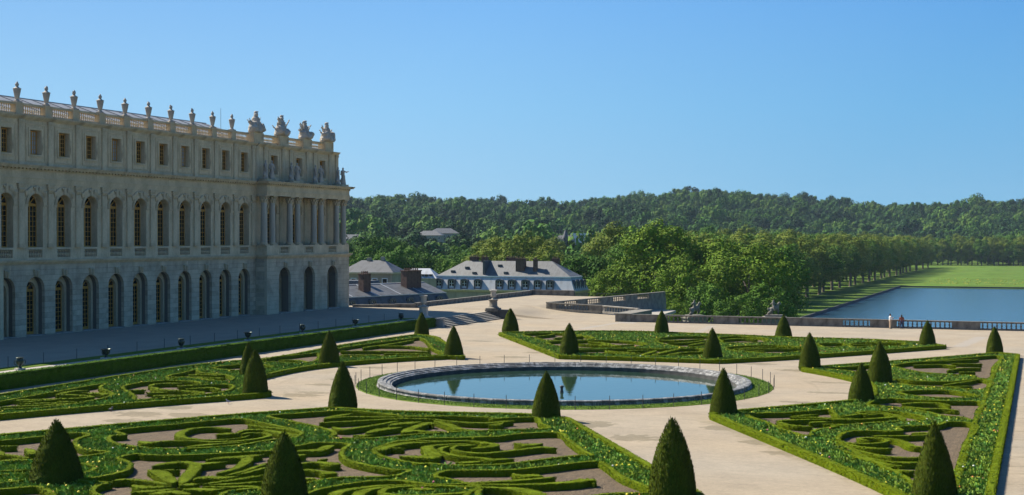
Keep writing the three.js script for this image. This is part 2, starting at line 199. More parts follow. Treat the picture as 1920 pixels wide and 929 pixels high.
// ---- garden beds: outlines, bare compartments, scrolls (x, z, width) and yews, in metres
const BEDS = [
{label:'foreground flower and box bed with scrolling low hedges, nearest the camera',outline:[[-53.8,-53.81],[-51.89,-57.42],[-45.69,-68.05],[-41.27,-74.14],[-36.34,-74.13],[-28.39,-75.66],[-26.15,-74.99],[-16.7,-59.92],[-13.34,-54.58],[-12.08,-51.11],[-13.86,-44.55],[-20.76,-40.14],[-32.21,-35.63],[-39.8,-36.13]],comps:[[[-51.68,-53.93],[-50.52,-55.9],[-49.71,-57.63],[-49.27,-58.9],[-48.51,-59.75],[-47.65,-59.28],[-47.31,-58.05],[-46.6,-56.94],[-45.52,-55.86],[-44.27,-55.07],[-42.96,-54.96],[-43.06,-53.85],[-43.55,-52.91],[-44.37,-52.14],[-45.21,-51.23],[-45.92,-50.81],[-47.44,-49.51]],[[-47.39,-61.26],[-45.96,-64.27],[-43.7,-67.77],[-41.86,-66.92],[-40.09,-65.98],[-37.56,-64.26],[-37.05,-62.63],[-37.51,-61.74],[-37.82,-60.81],[-38.07,-59.46],[-38.9,-58.24],[-40.12,-57.25],[-41.66,-56.73],[-43.21,-56.94],[-44.63,-57.54],[-45.62,-58.36],[-46.29,-59.53],[-45.87,-59.98]],[[-41.34,-53.63],[-41.29,-54.91],[-40.58,-54.89],[-38.72,-55.62],[-37.35,-56.71],[-35.77,-58.26],[-35.42,-59.62],[-34.95,-61.37],[-34.2,-61.66],[-33.23,-61.54],[-32.65,-59.97],[-31.98,-58.52],[-30.71,-56.96],[-29.16,-56.03],[-28.25,-55.71],[-27.43,-55.5],[-27.01,-55.66],[-26.79,-54.46],[-27.23,-53.73],[-28.81,-52.85],[-29.43,-51.92],[-29.72,-50.85],[-30.71,-49.08],[-30.79,-49.28],[-31.28,-48.86],[-31.66,-48.26],[-31.44,-47.07],[-31.45,-45.79],[-32.58,-44.94],[-34.6,-44.15],[-35.5,-45.23],[-36.6,-45.87],[-37.17,-46.53],[-37.58,-47.52],[-37.5,-48.02],[-38.12,-48.02],[-39.29,-48.03],[-38.82,-49.15],[-38.77,-50.63],[-39.34,-51.87],[-40.17,-52.8]],[[-42.88,-69.55],[-41.58,-71.58],[-39.9,-73.42],[-37.71,-73.19],[-35.02,-72.43],[-33.68,-72.87],[-33.2,-73.24],[-30.38,-73.6],[-30.2,-73.23],[-28.09,-74.72],[-26.91,-72.62],[-25.75,-70.65],[-27.52,-69.36],[-29.39,-67.98],[-31.13,-66.42],[-32.09,-65.13],[-32.58,-64.28],[-33.78,-63.46],[-35.24,-63.34],[-35.64,-64.46],[-36.42,-65.47],[-37.61,-66.36],[-38.18,-66.74],[-40.6,-68.14]],[[-30.78,-63.87],[-30.44,-64.7],[-28.93,-65.58],[-27.48,-66.58],[-28.24,-65.93],[-26.99,-66.96],[-26.81,-67.57],[-26.11,-68.48],[-24.65,-69.24],[-23.05,-66.57],[-21.28,-63.67],[-20.58,-62.56],[-20.98,-62.5],[-21.96,-61.28],[-22.8,-59.79],[-23.71,-58.59],[-25.58,-57.57],[-26.98,-57.58],[-27.17,-57.36],[-28.45,-57.85],[-29.67,-58.53],[-30.73,-59.63],[-31.17,-60.39],[-31.39,-61.93],[-31.3,-63.32]],[[-25.2,-54.63],[-25.28,-56.08],[-24.25,-56.62],[-22.75,-57.34],[-21.51,-58.77],[-20.49,-60.36],[-19.81,-61.03],[-19.67,-61.02],[-17.48,-57.5],[-15.27,-54.51],[-16.84,-53.45],[-18.21,-50.81],[-19.23,-48.46],[-21.81,-51.49],[-22.3,-52.85],[-22.92,-53.3],[-24.32,-54.23]],[[-28.36,-48.9],[-28.35,-50.01],[-27.95,-51.27],[-27.27,-52.49],[-26.21,-53.02],[-25.02,-52.82],[-24.34,-52.74],[-22.82,-53.46],[-22.38,-52.82],[-22.23,-51.32],[-21.8,-49.4],[-24.08,-47.5],[-27.4,-46.19]],[[-40.75,-45.08],[-39.83,-46.12],[-39.46,-46.08],[-37.47,-44.45],[-36.99,-42.41],[-38.98,-41.63],[-41.39,-44.2]]],scrolls:[[[-41.91,-64.08,0.45],[-43.16,-64.17,0.5],[-43.89,-63.49,0.6],[-43.6,-61.88,0.8],[-42.83,-60.71,0.8],[-41.89,-60.18,0.5],[-40.49,-60.21,0.3],[-39.66,-61.07,0.25],[-39.48,-61.67,0.25],[-39.61,-62.23,0.2]],[[-43.75,-58.41,0.5],[-43.01,-58.18,1.1],[-42.64,-58.84,0.5],[-41.41,-59.5,0.4],[-39.91,-59.75,0.5],[-38.85,-60.68,0.5],[-38.45,-62.08,0.5],[-38.72,-62.88,0.5],[-39.4,-63.35,0.4],[-40.09,-63.07,0.35],[-40.18,-62.48,0.3]],[[-40.36,-57.67,0.3],[-39.9,-58.51,0.8],[-39.29,-59.24,0.4],[-38.5,-60.13,0.3]],[[-41.31,-61.85,0.5],[-41.05,-62.33,1.1],[-40.69,-62.65,0.4],[-40.87,-63.83,0.5],[-40.07,-64.41,0.6],[-39.59,-64.22,0.7],[-38.43,-63.73,1],[-37.53,-63.16,1],[-37.29,-63.81,0.5]],[[-41.82,-65.7,0.4],[-40.27,-65.31,0.4],[-38.94,-65.05,0.45],[-37.56,-64.26,0.4]],[[-38.38,-52.25,0.3],[-38.29,-52.98,0.6],[-37.89,-53.7,0.8],[-37.06,-53.6,0.9],[-36.42,-52.75,1],[-35.65,-51.21,1],[-35.02,-49.96,0.9],[-34.47,-48.98,0.4]],[[-36.72,-53.18,0.8],[-36.46,-53.84,0.8],[-35.93,-54.47,0.4]],[[-37.96,-51.34,0.3],[-37.24,-51.1,1.1],[-36.04,-50.05,1.1],[-34.96,-49.02,0.8]],[[-37.22,-51.63,0.6],[-36.64,-51.86,0.35]],[[-37.11,-54.72,0.4],[-36.77,-55.44,0.7],[-36.23,-55.94,0.9],[-35.81,-56.41,0.9],[-35.5,-56.98,0.3]],[[-35.74,-56.14,1],[-35.02,-54.69,0.9],[-34.5,-52.97,0.6],[-34.51,-51.66,0.35]],[[-33.83,-51.43,0.3],[-33.76,-52.74,0.45],[-33.96,-54.83,0.5]],[[-33.44,-51.71,0.3],[-33.38,-52.89,0.4],[-33.29,-53.99,0.4]],[[-34.65,-50.11,0.6],[-34.35,-50.72,1.1],[-33.72,-50.84,0.8],[-33.21,-51.42,0.3]],[[-33.57,-49.22,0.3],[-33.09,-50.24,0.5],[-32.39,-51.99,0.45]],[[-33.15,-49.15,0.3],[-32.35,-49.81,0.45],[-31.56,-50.72,0.4]],[[-33.16,-48.68,0.3],[-32.29,-49.03,0.4],[-31.45,-49.47,0.6],[-30.8,-49.5,0.5]],[[-34.38,-48.66,0.5],[-34.08,-48.9,0.9],[-33.75,-49.15,0.3]],[[-33.67,-47.91,0.5],[-33.07,-48.15,0.9],[-32.47,-48.27,0.7],[-32.07,-48.55,0.3]],[[-37.67,-48.43,0.35],[-37.36,-48.92,0.5],[-36.48,-49.02,0.6],[-34.85,-48.6,0.3]],[[-36.13,-47.86,0.8],[-35.53,-47.75,0.9],[-34.55,-48.25,0.3]],[[-35.22,-46.53,0.6],[-34.77,-47.03,0.8],[-33.99,-47.79,0.5]],[[-34.26,-46.47,0.8],[-33.76,-47.21,1.1],[-32.76,-47.06,0.5]],[[-34.6,-58.41,0.5],[-34.2,-58.88,0.9],[-33.65,-59.26,0.9],[-33.81,-60.48,0.9],[-33.7,-60.85,0.4]],[[-34.1,-57.38,0.9],[-33.64,-57.56,0.7],[-33.55,-57.75,0.3]],[[-32.51,-55.12,0.6],[-32.18,-55.81,0.5],[-31.66,-56.01,0.8],[-31.03,-55.84,1.1],[-30.61,-55.87,0.5]],[[-32.11,-56.55,0.5],[-31.98,-57.03,0.3]],[[-31.65,-53.83,0.6],[-31.15,-54.03,0.5],[-30.47,-53.91,0.5],[-30.02,-53.69,1],[-29.56,-53.62,0.5]],[[-30.41,-51.9,0.7],[-30.01,-52.06,0.6],[-29.73,-52.05,0.3]],[[-39.29,-69.86,0.5],[-39.15,-71.03,0.8],[-38.79,-72.3,0.4]],[[-39.19,-69.68,0.45],[-38.34,-70.9,0.45],[-36.84,-71.49,0.4],[-34.81,-71.98,0.3]],[[-34.92,-72.47,0.4],[-34.26,-72.96,0.8],[-33.65,-73.19,0.4]],[[-38.55,-68.02,0.45],[-37.38,-69.11,0.5],[-36.22,-70.29,0.5],[-34.97,-71.35,0.4],[-33.15,-71.85,0.3]],[[-37.04,-66.79,0.5],[-36.08,-66.18,0.7],[-35.42,-67.63,0.6],[-34.73,-70.37,0.4]],[[-34.43,-64.38,0.5],[-33.98,-64.45,0.9],[-33.57,-64.72,0.4]],[[-34.16,-65.23,0.4],[-34.12,-66.76,1.1],[-33.76,-67.49,1],[-33.35,-68.04,0.35]],[[-34.4,-68.43,0.4],[-34.26,-69.3,1],[-33.8,-69.9,1.1],[-33.43,-70.46,0.5]],[[-32.45,-66.09,0.4],[-32.67,-67.33,0.9],[-32.82,-69.05,0.9],[-32.83,-70.28,0.8],[-32.34,-69.85,0.3]],[[-32.39,-66.3,0.5],[-32.1,-67.18,0.8],[-31.48,-67.04,0.6],[-30.65,-67.37,0.3]],[[-32.82,-71.12,0.4],[-31.45,-70,0.9],[-30.2,-68.7,0.7],[-29.11,-68.47,0.3]],[[-33.3,-71.79,0.3],[-31.76,-71.33,0.5],[-30.31,-71.27,0.5],[-29.54,-71.58,0.6],[-29.01,-72.41,0.7],[-28.65,-72.77,0.4]],[[-29.33,-70.84,0.4],[-28.99,-70.97,0.8],[-28.89,-71.83,0.4]],[[-30.91,-60.18,1],[-30.98,-61.11,1.2],[-30.88,-62.46,1],[-30.43,-63.15,0.8],[-29.64,-63.46,0.4]],[[-30.69,-61.16,0.3],[-30,-61.3,0.3]],[[-30.56,-63.96,0.4],[-29.32,-64.1,0.5],[-28.06,-64.77,0.5],[-26.93,-64.53,0.6],[-27.1,-64.46,0.7],[-26.54,-64.34,0.9],[-26.13,-63.84,0.8],[-26.41,-63.07,0.6],[-26.79,-62.44,0.4]],[[-29.1,-59.06,0.4],[-28.58,-59.11,0.8],[-28.03,-59.18,1.1],[-27.62,-59.34,1.4],[-28.46,-61.15,1.3],[-29.1,-62.18,0.9],[-28.79,-62.95,0.5],[-28.05,-63.58,0.3],[-27.21,-63.64,0.3]],[[-27.13,-63.45,0.25],[-27.86,-63.16,0.3],[-28.26,-62.34,0.4],[-28,-61.33,0.5],[-27.15,-60.43,0.5],[-25.99,-59.99,0.5],[-25.26,-59.98,0.5],[-24.66,-59.78,0.7],[-23.73,-60.29,0.4]],[[-25.82,-58.32,0.5],[-25.3,-58.52,0.7],[-24.85,-59.12,0.7]],[[-27.19,-63.26,0.25],[-27.75,-63.03,0.3],[-27.69,-62.09,0.4],[-26.77,-61.35,0.45],[-25.76,-61.28,0.5],[-24.93,-62.23,0.5],[-24.2,-63.46,0.6],[-23.72,-64.14,0.6],[-22.93,-64.12,0.3]],[[-25.46,-64.94,0.5],[-24.86,-64.67,0.9],[-24.47,-64.83,0.9],[-24.1,-65.31,0.4]],[[-24.39,-52.49,0.3],[-23.34,-53.49,0.4],[-21.71,-54.73,0.5],[-20.81,-55.69,0.6],[-20.21,-56.3,0.4]],[[-22.2,-56.39,0.6],[-21.58,-56.13,0.8],[-21.28,-56.38,1],[-20.82,-56.31,0.7]],[[-22.74,-53.49,0.4],[-21.39,-53.91,0.5],[-20.01,-54.68,0.6],[-19.06,-55.53,0.8],[-18.69,-56.28,1.1],[-18.28,-56.08,0.7]],[[-22.34,-52.95,0.5],[-21.47,-53.07,0.5],[-20.64,-53.06,1.1],[-19.57,-52.37,1.3],[-19.19,-51.9,1]],[[-27.06,-48.79,0.9],[-27.33,-49.75,0.9],[-27.02,-50.76,0.6],[-26.24,-51.76,0.5],[-25.2,-52.29,0.4],[-23.98,-52.42,0.3]],[[-26.16,-49.15,0.9],[-26.45,-50.09,0.9],[-26.31,-51.05,0.6],[-25.78,-51.71,0.5]],[[-22.26,-52.75,0.5],[-22.39,-51.69,0.5],[-23.24,-50.82,0.5],[-24.55,-50.08,0.5],[-25.55,-50.23,0.5],[-25.85,-51,0.5],[-25.55,-51.68,0.5],[-24.05,-52.58,0.45],[-22.49,-52.89,0.4]],[[-24.92,-51.36,0.5],[-24.47,-51.66,1],[-23.85,-51.68,0.4]],[[-49.18,-54.42,0.4],[-48.51,-54.84,0.4]],[[-48.01,-53.12,0.6],[-47.31,-52.47,0.5],[-46.48,-52.35,0.5],[-45.24,-51.95,0.4]],[[-47.45,-54.29,0.5],[-46.83,-53.9,0.8],[-45.99,-53,0.8]],[[-45.83,-50.71,0.35],[-45.81,-51.29,0.35],[-45,-51.61,0.4]],[[-44.01,-48.69,0.4],[-43.1,-49.31,0.4]],[[-43.32,-47.93,0.4],[-42.5,-48.51,0.4]],[[-41.85,-46.3,0.5],[-41.41,-47.2,0.4]],[[-42.31,-51.53,0.4],[-41.87,-51.7,0.5],[-40.69,-51.07,0.5],[-40.19,-49.94,0.4],[-40.29,-49.25,0.4]],[[-41.75,-50.65,0.6],[-41.56,-50.86,0.5]]],yews:[[-39.98,-47.17],[-28.65,-47.41],[-14.04,-53.42],[-40.89,-74.81],[-27.49,-75.21]],flowerIn:[[[-25.57,-51.11],[-24.92,-51.71],[-23.89,-52.23],[-22.61,-52.68],[-22.65,-51.81],[-23.54,-51.02],[-24.68,-50.35],[-25.31,-50.43]]]},
{label:'flower and box bed at the right edge with a long straight hedge',outline:[[-18.81,-79.97],[-8.19,-62.37],[-5.66,-57.74],[-3.04,-52.08],[-2.23,-52.4],[-2.27,-58.58],[-2.7,-130.96],[-4.41,-132.13],[-11.58,-121.1],[-17.25,-113.09],[-18.64,-111.05],[-15.74,-107.5],[-13.72,-104.39],[-12.23,-101.71],[-11.2,-96.14],[-11.04,-91.82],[-11.88,-89.91],[-14.58,-86.11],[-17.59,-82.07]],comps:[[[-16.72,-80.76],[-14.66,-82.36],[-12.59,-84.66],[-12.05,-83.21],[-11.54,-81.8],[-11.29,-81.89],[-9.51,-84.38],[-8.27,-83.08],[-7.89,-81.34],[-9.6,-79.29],[-11.31,-77.28],[-11.09,-77.23],[-11.91,-75.36],[-11.93,-73.06],[-13.26,-74.48],[-15.06,-77.69]],[[-10.37,-74.29],[-9.93,-75.73],[-7.58,-76.86],[-7.84,-78.29],[-5.82,-80.14],[-5.34,-81.63],[-4.16,-81.54],[-4,-72.77],[-3.89,-65.04],[-3.97,-59.29],[-4.94,-59.49],[-5.98,-62.19],[-6.91,-64.2],[-8.85,-68.35],[-10.16,-71.89]],[[-9.77,-92.04],[-8.7,-91.96],[-6.6,-91.87],[-4.21,-92.32],[-4.08,-87.26],[-4.09,-82.56],[-4.82,-83.97],[-5.64,-84.12],[-7,-85.8],[-8.69,-87.34],[-9.91,-87.84],[-10.68,-88.2]],[[-10.79,-83.88],[-8.9,-85.24],[-7.79,-84.58],[-6.67,-82.67],[-7.14,-81.08],[-7.78,-80.83],[-8.22,-82.63],[-9.3,-83.68],[-10.06,-83.08]],[[-9.57,-96.06],[-8.56,-97.61],[-6.69,-98.35],[-5.09,-97.07],[-4.42,-95.5],[-5.3,-94.08],[-7.11,-93.73],[-8.66,-94.55]],[[-16.72,-111.38],[-15.02,-113.78],[-13.39,-115.74],[-13,-111.59],[-14.02,-109.65],[-15.18,-110.21]],[[-11.31,-118.26],[-7.94,-123.75],[-4.41,-128.93],[-4.27,-117.15],[-4.41,-107.67],[-5.27,-108.26],[-5.42,-109.61],[-6.88,-109.99],[-9.29,-111.01],[-11.39,-114.34],[-11.99,-115.74]],[[-10.68,-104.75],[-9.12,-104.02],[-6.7,-104.54],[-5.2,-106.91],[-4.46,-106.75],[-4.33,-100.06],[-5.23,-99.71],[-6.44,-100.43],[-8.83,-100.72],[-10.15,-101.88]]],scrolls:[[[-14.14,-80.6,0.35],[-13.44,-81.46,0.45],[-12.83,-82,0.35]],[[-14.09,-80.33,0.35],[-12.28,-80.75,0.4],[-10.62,-80.84,0.45]],[[-14.53,-78.18,0.4],[-14.05,-78.92,0.6],[-12.81,-79.69,0.4],[-10.65,-81.11,0.35]],[[-14.42,-77.95,0.6],[-13.56,-76.94,0.5],[-12.31,-76.64,0.35]],[[-12.72,-78.34,0.5],[-12.19,-78.82,0.6],[-11.68,-79.03,0.4]],[[-11.85,-77.88,0.4],[-10.59,-78.37,0.3]],[[-11.73,-80.11,0.45],[-9.82,-81.14,0.5],[-8.4,-83.03,0.7],[-9.23,-83.71,0.5],[-10.19,-83.03,0.4]],[[-10.16,-71.89,0.4],[-9.52,-71.25,0.4],[-8.64,-71.38,0.45],[-7.86,-72.35,0.4],[-8.09,-73.39,0.4],[-8.9,-73.54,0.5],[-9.26,-72.93,0.5],[-8.77,-72.44,0.3]],[[-8.69,-74.33,0.4],[-7.21,-74.91,0.45],[-5.88,-75.91,0.5]],[[-6.82,-76.03,0.5],[-6.36,-76.45,0.7],[-5.91,-76.24,0.4]],[[-8.32,-73.77,0.35],[-7.29,-73.25,0.5],[-6.68,-71.93,0.7],[-6.4,-71.39,0.4],[-5.64,-71.27,0.4]],[[-10.53,-71.97,0.4],[-9.1,-70.33,0.5],[-8,-69.92,0.6],[-7.38,-70.16,0.4]],[[-10.41,-71.12,0.4],[-8.6,-68.65,0.45],[-7.04,-67.47,0.45],[-5.53,-67.88,0.4]],[[-9.83,-69.19,0.5],[-8.07,-66.68,0.5],[-6.61,-65.94,0.5],[-5.46,-66.39,0.4]],[[-9.07,-67.85,0.5],[-7.68,-65.71,0.8],[-6.46,-64.91,0.4]],[[-6.79,-63.55,0.5],[-6.22,-63.61,0.8],[-5.72,-63.8,0.5]],[[-8.67,-89.33,0.5],[-7.6,-90.44,0.8],[-6.51,-90.53,0.7],[-5.82,-89.46,0.4]],[[-8.48,-88.08,0.5],[-7.12,-87.32,0.7],[-6.3,-87.64,0.6],[-5.18,-87.14,0.4]],[[-10.96,-119.56,0.4],[-7.86,-122.56,0.5],[-5.78,-124.6,0.5]],[[-10.44,-116.91,0.4],[-8.51,-118.23,0.5],[-7.18,-117.64,0.5]],[[-7.68,-119.7,0.4],[-5.29,-120.07,0.4]],[[-7.53,-113.23,0.4],[-6.52,-115.72,0.5],[-5.21,-116.24,0.35]],[[-6.58,-112.08,0.5],[-5.49,-112.71,0.4]],[[-7.08,-101.82,0.4],[-5.89,-104.42,0.5],[-5.02,-106.53,0.3]],[[-6.86,-100.92,0.4],[-5.11,-101.77,0.4]],[[-3.93,-129.38,0.45],[-4.04,-106.47,0.45],[-3.96,-91.87,0.45],[-3.98,-82.05,0.45],[-3.78,-65.44,0.45],[-3.7,-58,0.45]]],yews:[[-18.06,-80.5],[-17.94,-111.52],[-11.35,-102.27],[-11.2,-90.4],[-4.53,-132.86],[-4.14,-57.81]]},
{label:'flower and box bed behind the round pool, before the balustrade',outline:[[-56.49,-139.51],[-40.59,-114.51],[-35.77,-114.95],[-30.98,-115.12],[-26.33,-115.28],[-20.59,-122.4],[-9.47,-138.78],[-11.96,-142.93],[-17.4,-144.68],[-25.26,-144.85],[-34.22,-146.49],[-45.02,-147.29],[-55.04,-141.93]],comps:[[[-53.56,-139.46],[-51.05,-141.96],[-46.41,-138.91],[-44.5,-136.15],[-44.92,-133.03],[-47.77,-131.51],[-49.65,-133.44]],[[-47.24,-129.77],[-45.03,-131.93],[-42.26,-133.68],[-38.62,-132.54],[-36.84,-129.53],[-37.68,-126.25],[-39.74,-124.29],[-41.8,-123.25],[-43.56,-123.93]],[[-41.2,-121.47],[-38.57,-123.4],[-35.65,-125.34],[-34.25,-125.33],[-32.66,-126.18],[-31.25,-127.07],[-30.25,-125.79],[-29.21,-120.1],[-31.02,-118.88],[-33.11,-117.56],[-34.56,-118.59],[-37.89,-118.51],[-39.84,-117.74]],[[-37.93,-136.71],[-37.38,-141.05],[-34.02,-143.08],[-31.03,-131.22],[-32.43,-128.32],[-34.89,-130.3]],[[-32.49,-142.27],[-30.85,-144.33],[-27.87,-142.71],[-26.86,-138.46],[-27.34,-136.35],[-30.25,-135.21],[-31.41,-137.96]],[[-28.89,-129.14],[-27.35,-132.08],[-25.04,-133.58],[-22.4,-132.27],[-21.5,-130.36],[-21.45,-127.63],[-23.29,-124.27],[-25.95,-125.32],[-27.92,-126.71]],[[-21.4,-137.21],[-19.25,-138.55],[-18.58,-135.54],[-19.78,-133.31]],[[-18.36,-138.4],[-16.16,-141.65],[-13.52,-141.18],[-13.62,-137.85],[-15.6,-136.72],[-17.39,-134.25]]],scrolls:[[[-51.05,-136.36,0.5],[-50.41,-138.78,0.6],[-50.57,-140.94,0.4]],[[-48.32,-134.65,0.4],[-47.7,-136.27,0.5],[-46.29,-137.96,0.5]],[[-43.47,-131.26,0.4],[-41.77,-130.66,0.5],[-39.52,-127.87,0.6],[-38.06,-129.05,0.5]],[[-43.46,-128.14,0.4],[-40.73,-127.4,0.5],[-38.79,-126.98,0.4]],[[-38.56,-121.42,0.5],[-36.81,-120.5,0.6],[-34.73,-119.76,0.5]],[[-36.63,-122.18,0.6],[-35.08,-123.34,0.6]],[[-34.11,-118.47,0.5],[-34.15,-121.56,0.9],[-34.17,-123.15,0.5]],[[-33.16,-118.34,0.5],[-32.98,-122.55,1],[-32.63,-125.74,0.6]],[[-31.95,-119.32,0.5],[-31.21,-122.19,0.8],[-29.77,-123.81,0.5]],[[-37.51,-136.21,0.5],[-35.57,-136.32,0.5],[-33.46,-139.15,0.4]],[[-35.48,-132.52,0.5],[-33.98,-133.74,0.6],[-32.74,-138.09,0.5]],[[-32.89,-130.49,0.5],[-32.32,-134.39,0.7]],[[-31.43,-139.28,0.6],[-30.16,-141.13,0.8],[-28.19,-140.56,0.5]],[[-27.83,-127.86,0.5],[-26.8,-129.39,0.5],[-25.43,-131.08,0.5],[-22.31,-131.73,0.4]],[[-27.19,-127.22,0.5],[-25.76,-128.45,0.5],[-22.04,-130.14,0.4]],[[-25.75,-125.94,0.5],[-24.83,-126.3,0.5]],[[-18.21,-137.24,0.5],[-16.36,-138.21,0.5]],[[-17.22,-140.35,0.4],[-14.14,-140.56,0.4]]],yews:[[-56.68,-143.16],[-40.48,-116.81],[-27.47,-117.8],[-40.04,-146.93],[-26.34,-146.16],[-11.09,-140.4]]},
{label:'long flower and box bed between the tall clipped hedge and the pool',outline:[[-58.39,-62.02],[-57.86,-64.03],[-53.15,-73.16],[-49.62,-78.91],[-49.26,-80.08],[-52.12,-82.9],[-54.64,-86.18],[-55.68,-89.32],[-56.37,-95.68],[-55.72,-100.47],[-53.03,-106.42],[-49.83,-110.57],[-48.25,-110.6],[-56.8,-125.24],[-61.42,-132.27],[-64,-133.85],[-64.42,-123],[-64.29,-116.45],[-63.39,-102.9],[-65.27,-97.22],[-65.77,-90.54],[-65.38,-72.36],[-65.36,-69.43]],comps:[[[-62.58,-67.07],[-62.69,-69.37],[-63.1,-74.57],[-63.4,-78.37],[-63.39,-80.63],[-62.13,-78.58],[-60.89,-77.36],[-59.42,-76.29],[-58.42,-75.08],[-57.8,-73.78],[-57.51,-71.9],[-57.57,-71.15],[-58.06,-67.85],[-59.78,-66.15],[-60.32,-64.64]],[[-60.96,-79.66],[-61.39,-82.38],[-60.34,-84.13],[-57.85,-84.11],[-56.86,-82.67],[-57.39,-81.07],[-55.55,-83.06],[-54.66,-83.41],[-52.73,-80.47],[-52.78,-77.56],[-54.07,-75.39],[-55.16,-73.35],[-56.51,-74.97],[-57.93,-76.37]],[[-63.27,-91.76],[-62.77,-89.25],[-62.49,-87.14],[-61.3,-85.47],[-60.25,-86.24],[-56.21,-85.43],[-57.21,-87.79],[-58.97,-89.26],[-61.96,-90.33]],[[-63.02,-93.87],[-62.77,-96.05],[-61.15,-97.54],[-58.95,-96.3],[-59.27,-94.54],[-59.78,-92.74],[-61.51,-92.85]],[[-62.81,-100.4],[-62.74,-107.49],[-62.17,-108.99],[-59.76,-105.26],[-58.29,-100.78],[-60.03,-100.09]],[[-62.68,-113.83],[-62.89,-120.13],[-62.07,-128.5],[-61.69,-129.71],[-54.61,-117.89],[-50.97,-111.82],[-52.28,-110.51],[-56.57,-108.05],[-58.86,-107.14]]],scrolls:[[[-61.84,-73.73,0.5],[-62.29,-75.7,0.8],[-61.57,-76.54,0.4]],[[-61.74,-73.77,0.5],[-60.7,-74.18,0.5],[-58.88,-73.61,0.5],[-59.37,-72.55,0.5],[-60.98,-71.27,0.5],[-62.27,-70.27,0.8]],[[-60.78,-75.21,0.5],[-60.05,-75.5,0.8],[-58.78,-75.2,0.7]],[[-61.18,-69.49,0.4],[-60.51,-70.72,0.5],[-59.92,-71.44,0.4]],[[-59.26,-70.73,0.5],[-58.06,-70.96,0.3]],[[-60.46,-68.59,0.4],[-59.59,-69.64,0.5],[-57.33,-70.06,0.5]],[[-60.67,-67.14,0.5],[-58.85,-68.77,0.5],[-57.13,-70.61,0.4]],[[-59.44,-80.57,0.7],[-59.76,-82.04,0.6],[-58.45,-82.89,0.4]],[[-58.79,-79.9,0.8],[-56.9,-78.82,0.6],[-55.15,-78.92,0.6],[-53.55,-78.39,0.7],[-53.73,-76.9,0.5],[-55.52,-75.64,0.5]],[[-56.98,-77.04,0.5],[-55.85,-77.48,0.4]],[[-55.8,-79.86,0.4],[-54.85,-81.14,0.8],[-53.46,-80.48,0.5]],[[-59.18,-77.63,0.6],[-58.21,-78.31,0.6]],[[-61.95,-86.27,0.4],[-60.64,-86.79,0.5],[-57.4,-87.01,0.6]],[[-61.5,-88.26,0.5],[-60.36,-88.71,0.5],[-58.84,-88.94,0.6]],[[-61.61,-101.59,0.5],[-60.17,-102.16,0.6],[-58.18,-100.82,0.4]],[[-61.13,-116.2,0.5],[-60.73,-121.93,0.6],[-60.95,-126.84,0.5]],[[-60.78,-118.71,0.5],[-57.92,-119.28,0.6],[-54.71,-117.5,0.5]],[[-61.16,-111.86,0.4],[-57.81,-113.19,0.5],[-53.17,-114.18,0.5]],[[-56.27,-111,0.5],[-52.21,-112.12,0.4]],[[-59.19,-108.26,0.4],[-56.08,-109.8,0.4]]],yews:[[-50.07,-79.3],[-57.59,-90.3],[-56.17,-100.47],[-49.59,-111.41],[-63.83,-134.84]]}
];
// ---------------------------------------------------------------- ground of the garden
const PC = [-33.5, -95.3];                                   // middle of the round pool
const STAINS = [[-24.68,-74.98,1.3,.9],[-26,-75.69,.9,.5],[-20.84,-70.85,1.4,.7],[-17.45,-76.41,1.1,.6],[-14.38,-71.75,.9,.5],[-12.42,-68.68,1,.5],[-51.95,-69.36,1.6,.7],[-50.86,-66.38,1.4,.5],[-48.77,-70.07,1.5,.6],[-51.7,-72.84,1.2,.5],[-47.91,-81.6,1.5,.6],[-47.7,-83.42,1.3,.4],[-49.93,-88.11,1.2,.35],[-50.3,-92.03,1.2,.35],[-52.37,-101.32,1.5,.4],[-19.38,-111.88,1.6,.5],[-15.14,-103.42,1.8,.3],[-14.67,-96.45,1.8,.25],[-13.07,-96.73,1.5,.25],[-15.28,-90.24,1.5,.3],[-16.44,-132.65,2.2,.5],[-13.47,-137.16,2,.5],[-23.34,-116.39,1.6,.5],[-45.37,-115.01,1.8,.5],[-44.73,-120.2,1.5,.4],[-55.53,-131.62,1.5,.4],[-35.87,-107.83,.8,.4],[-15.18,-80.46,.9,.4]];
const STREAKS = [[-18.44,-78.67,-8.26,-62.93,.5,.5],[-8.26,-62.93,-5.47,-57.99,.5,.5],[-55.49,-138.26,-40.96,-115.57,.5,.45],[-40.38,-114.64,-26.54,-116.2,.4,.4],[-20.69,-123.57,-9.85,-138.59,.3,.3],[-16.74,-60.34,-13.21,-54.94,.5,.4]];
for (const z of [-121.4, -115.1, -111.3, -106.8, -100.6, -93.2, -87, -81.2, -77.8, -75, -71.6, -68.6, -66.4, -63.5]) STREAKS.push([-1.65, z, 0.6, z - 0.5, 0.17, 0.5]);  // cast-shadow bands across the right path, painted into the gravel colour
const PALE = [[-51.01,-169.72,-51.83,-153.8,.5,.5],[-38.52,-164.32,-37.27,-149.89,.5,.4],[-6.98,-156.54,-8.37,-142.68,.7,.5],[-52.66,-172.78,-49.73,-166.65,1,.6]];
const segD = (x, z, s) => { const dx = s[2] - s[0], dz = s[3] - s[1], t = clamp(((x - s[0]) * dx + (z - s[1]) * dz) / (dx * dx + dz * dz)); return Math.hypot(x - s[0] - dx * t, z - s[1] - dz * t); };
const GX0 = -70.2, GX1 = 6, GZ0 = -168.6, GZ1 = -42;
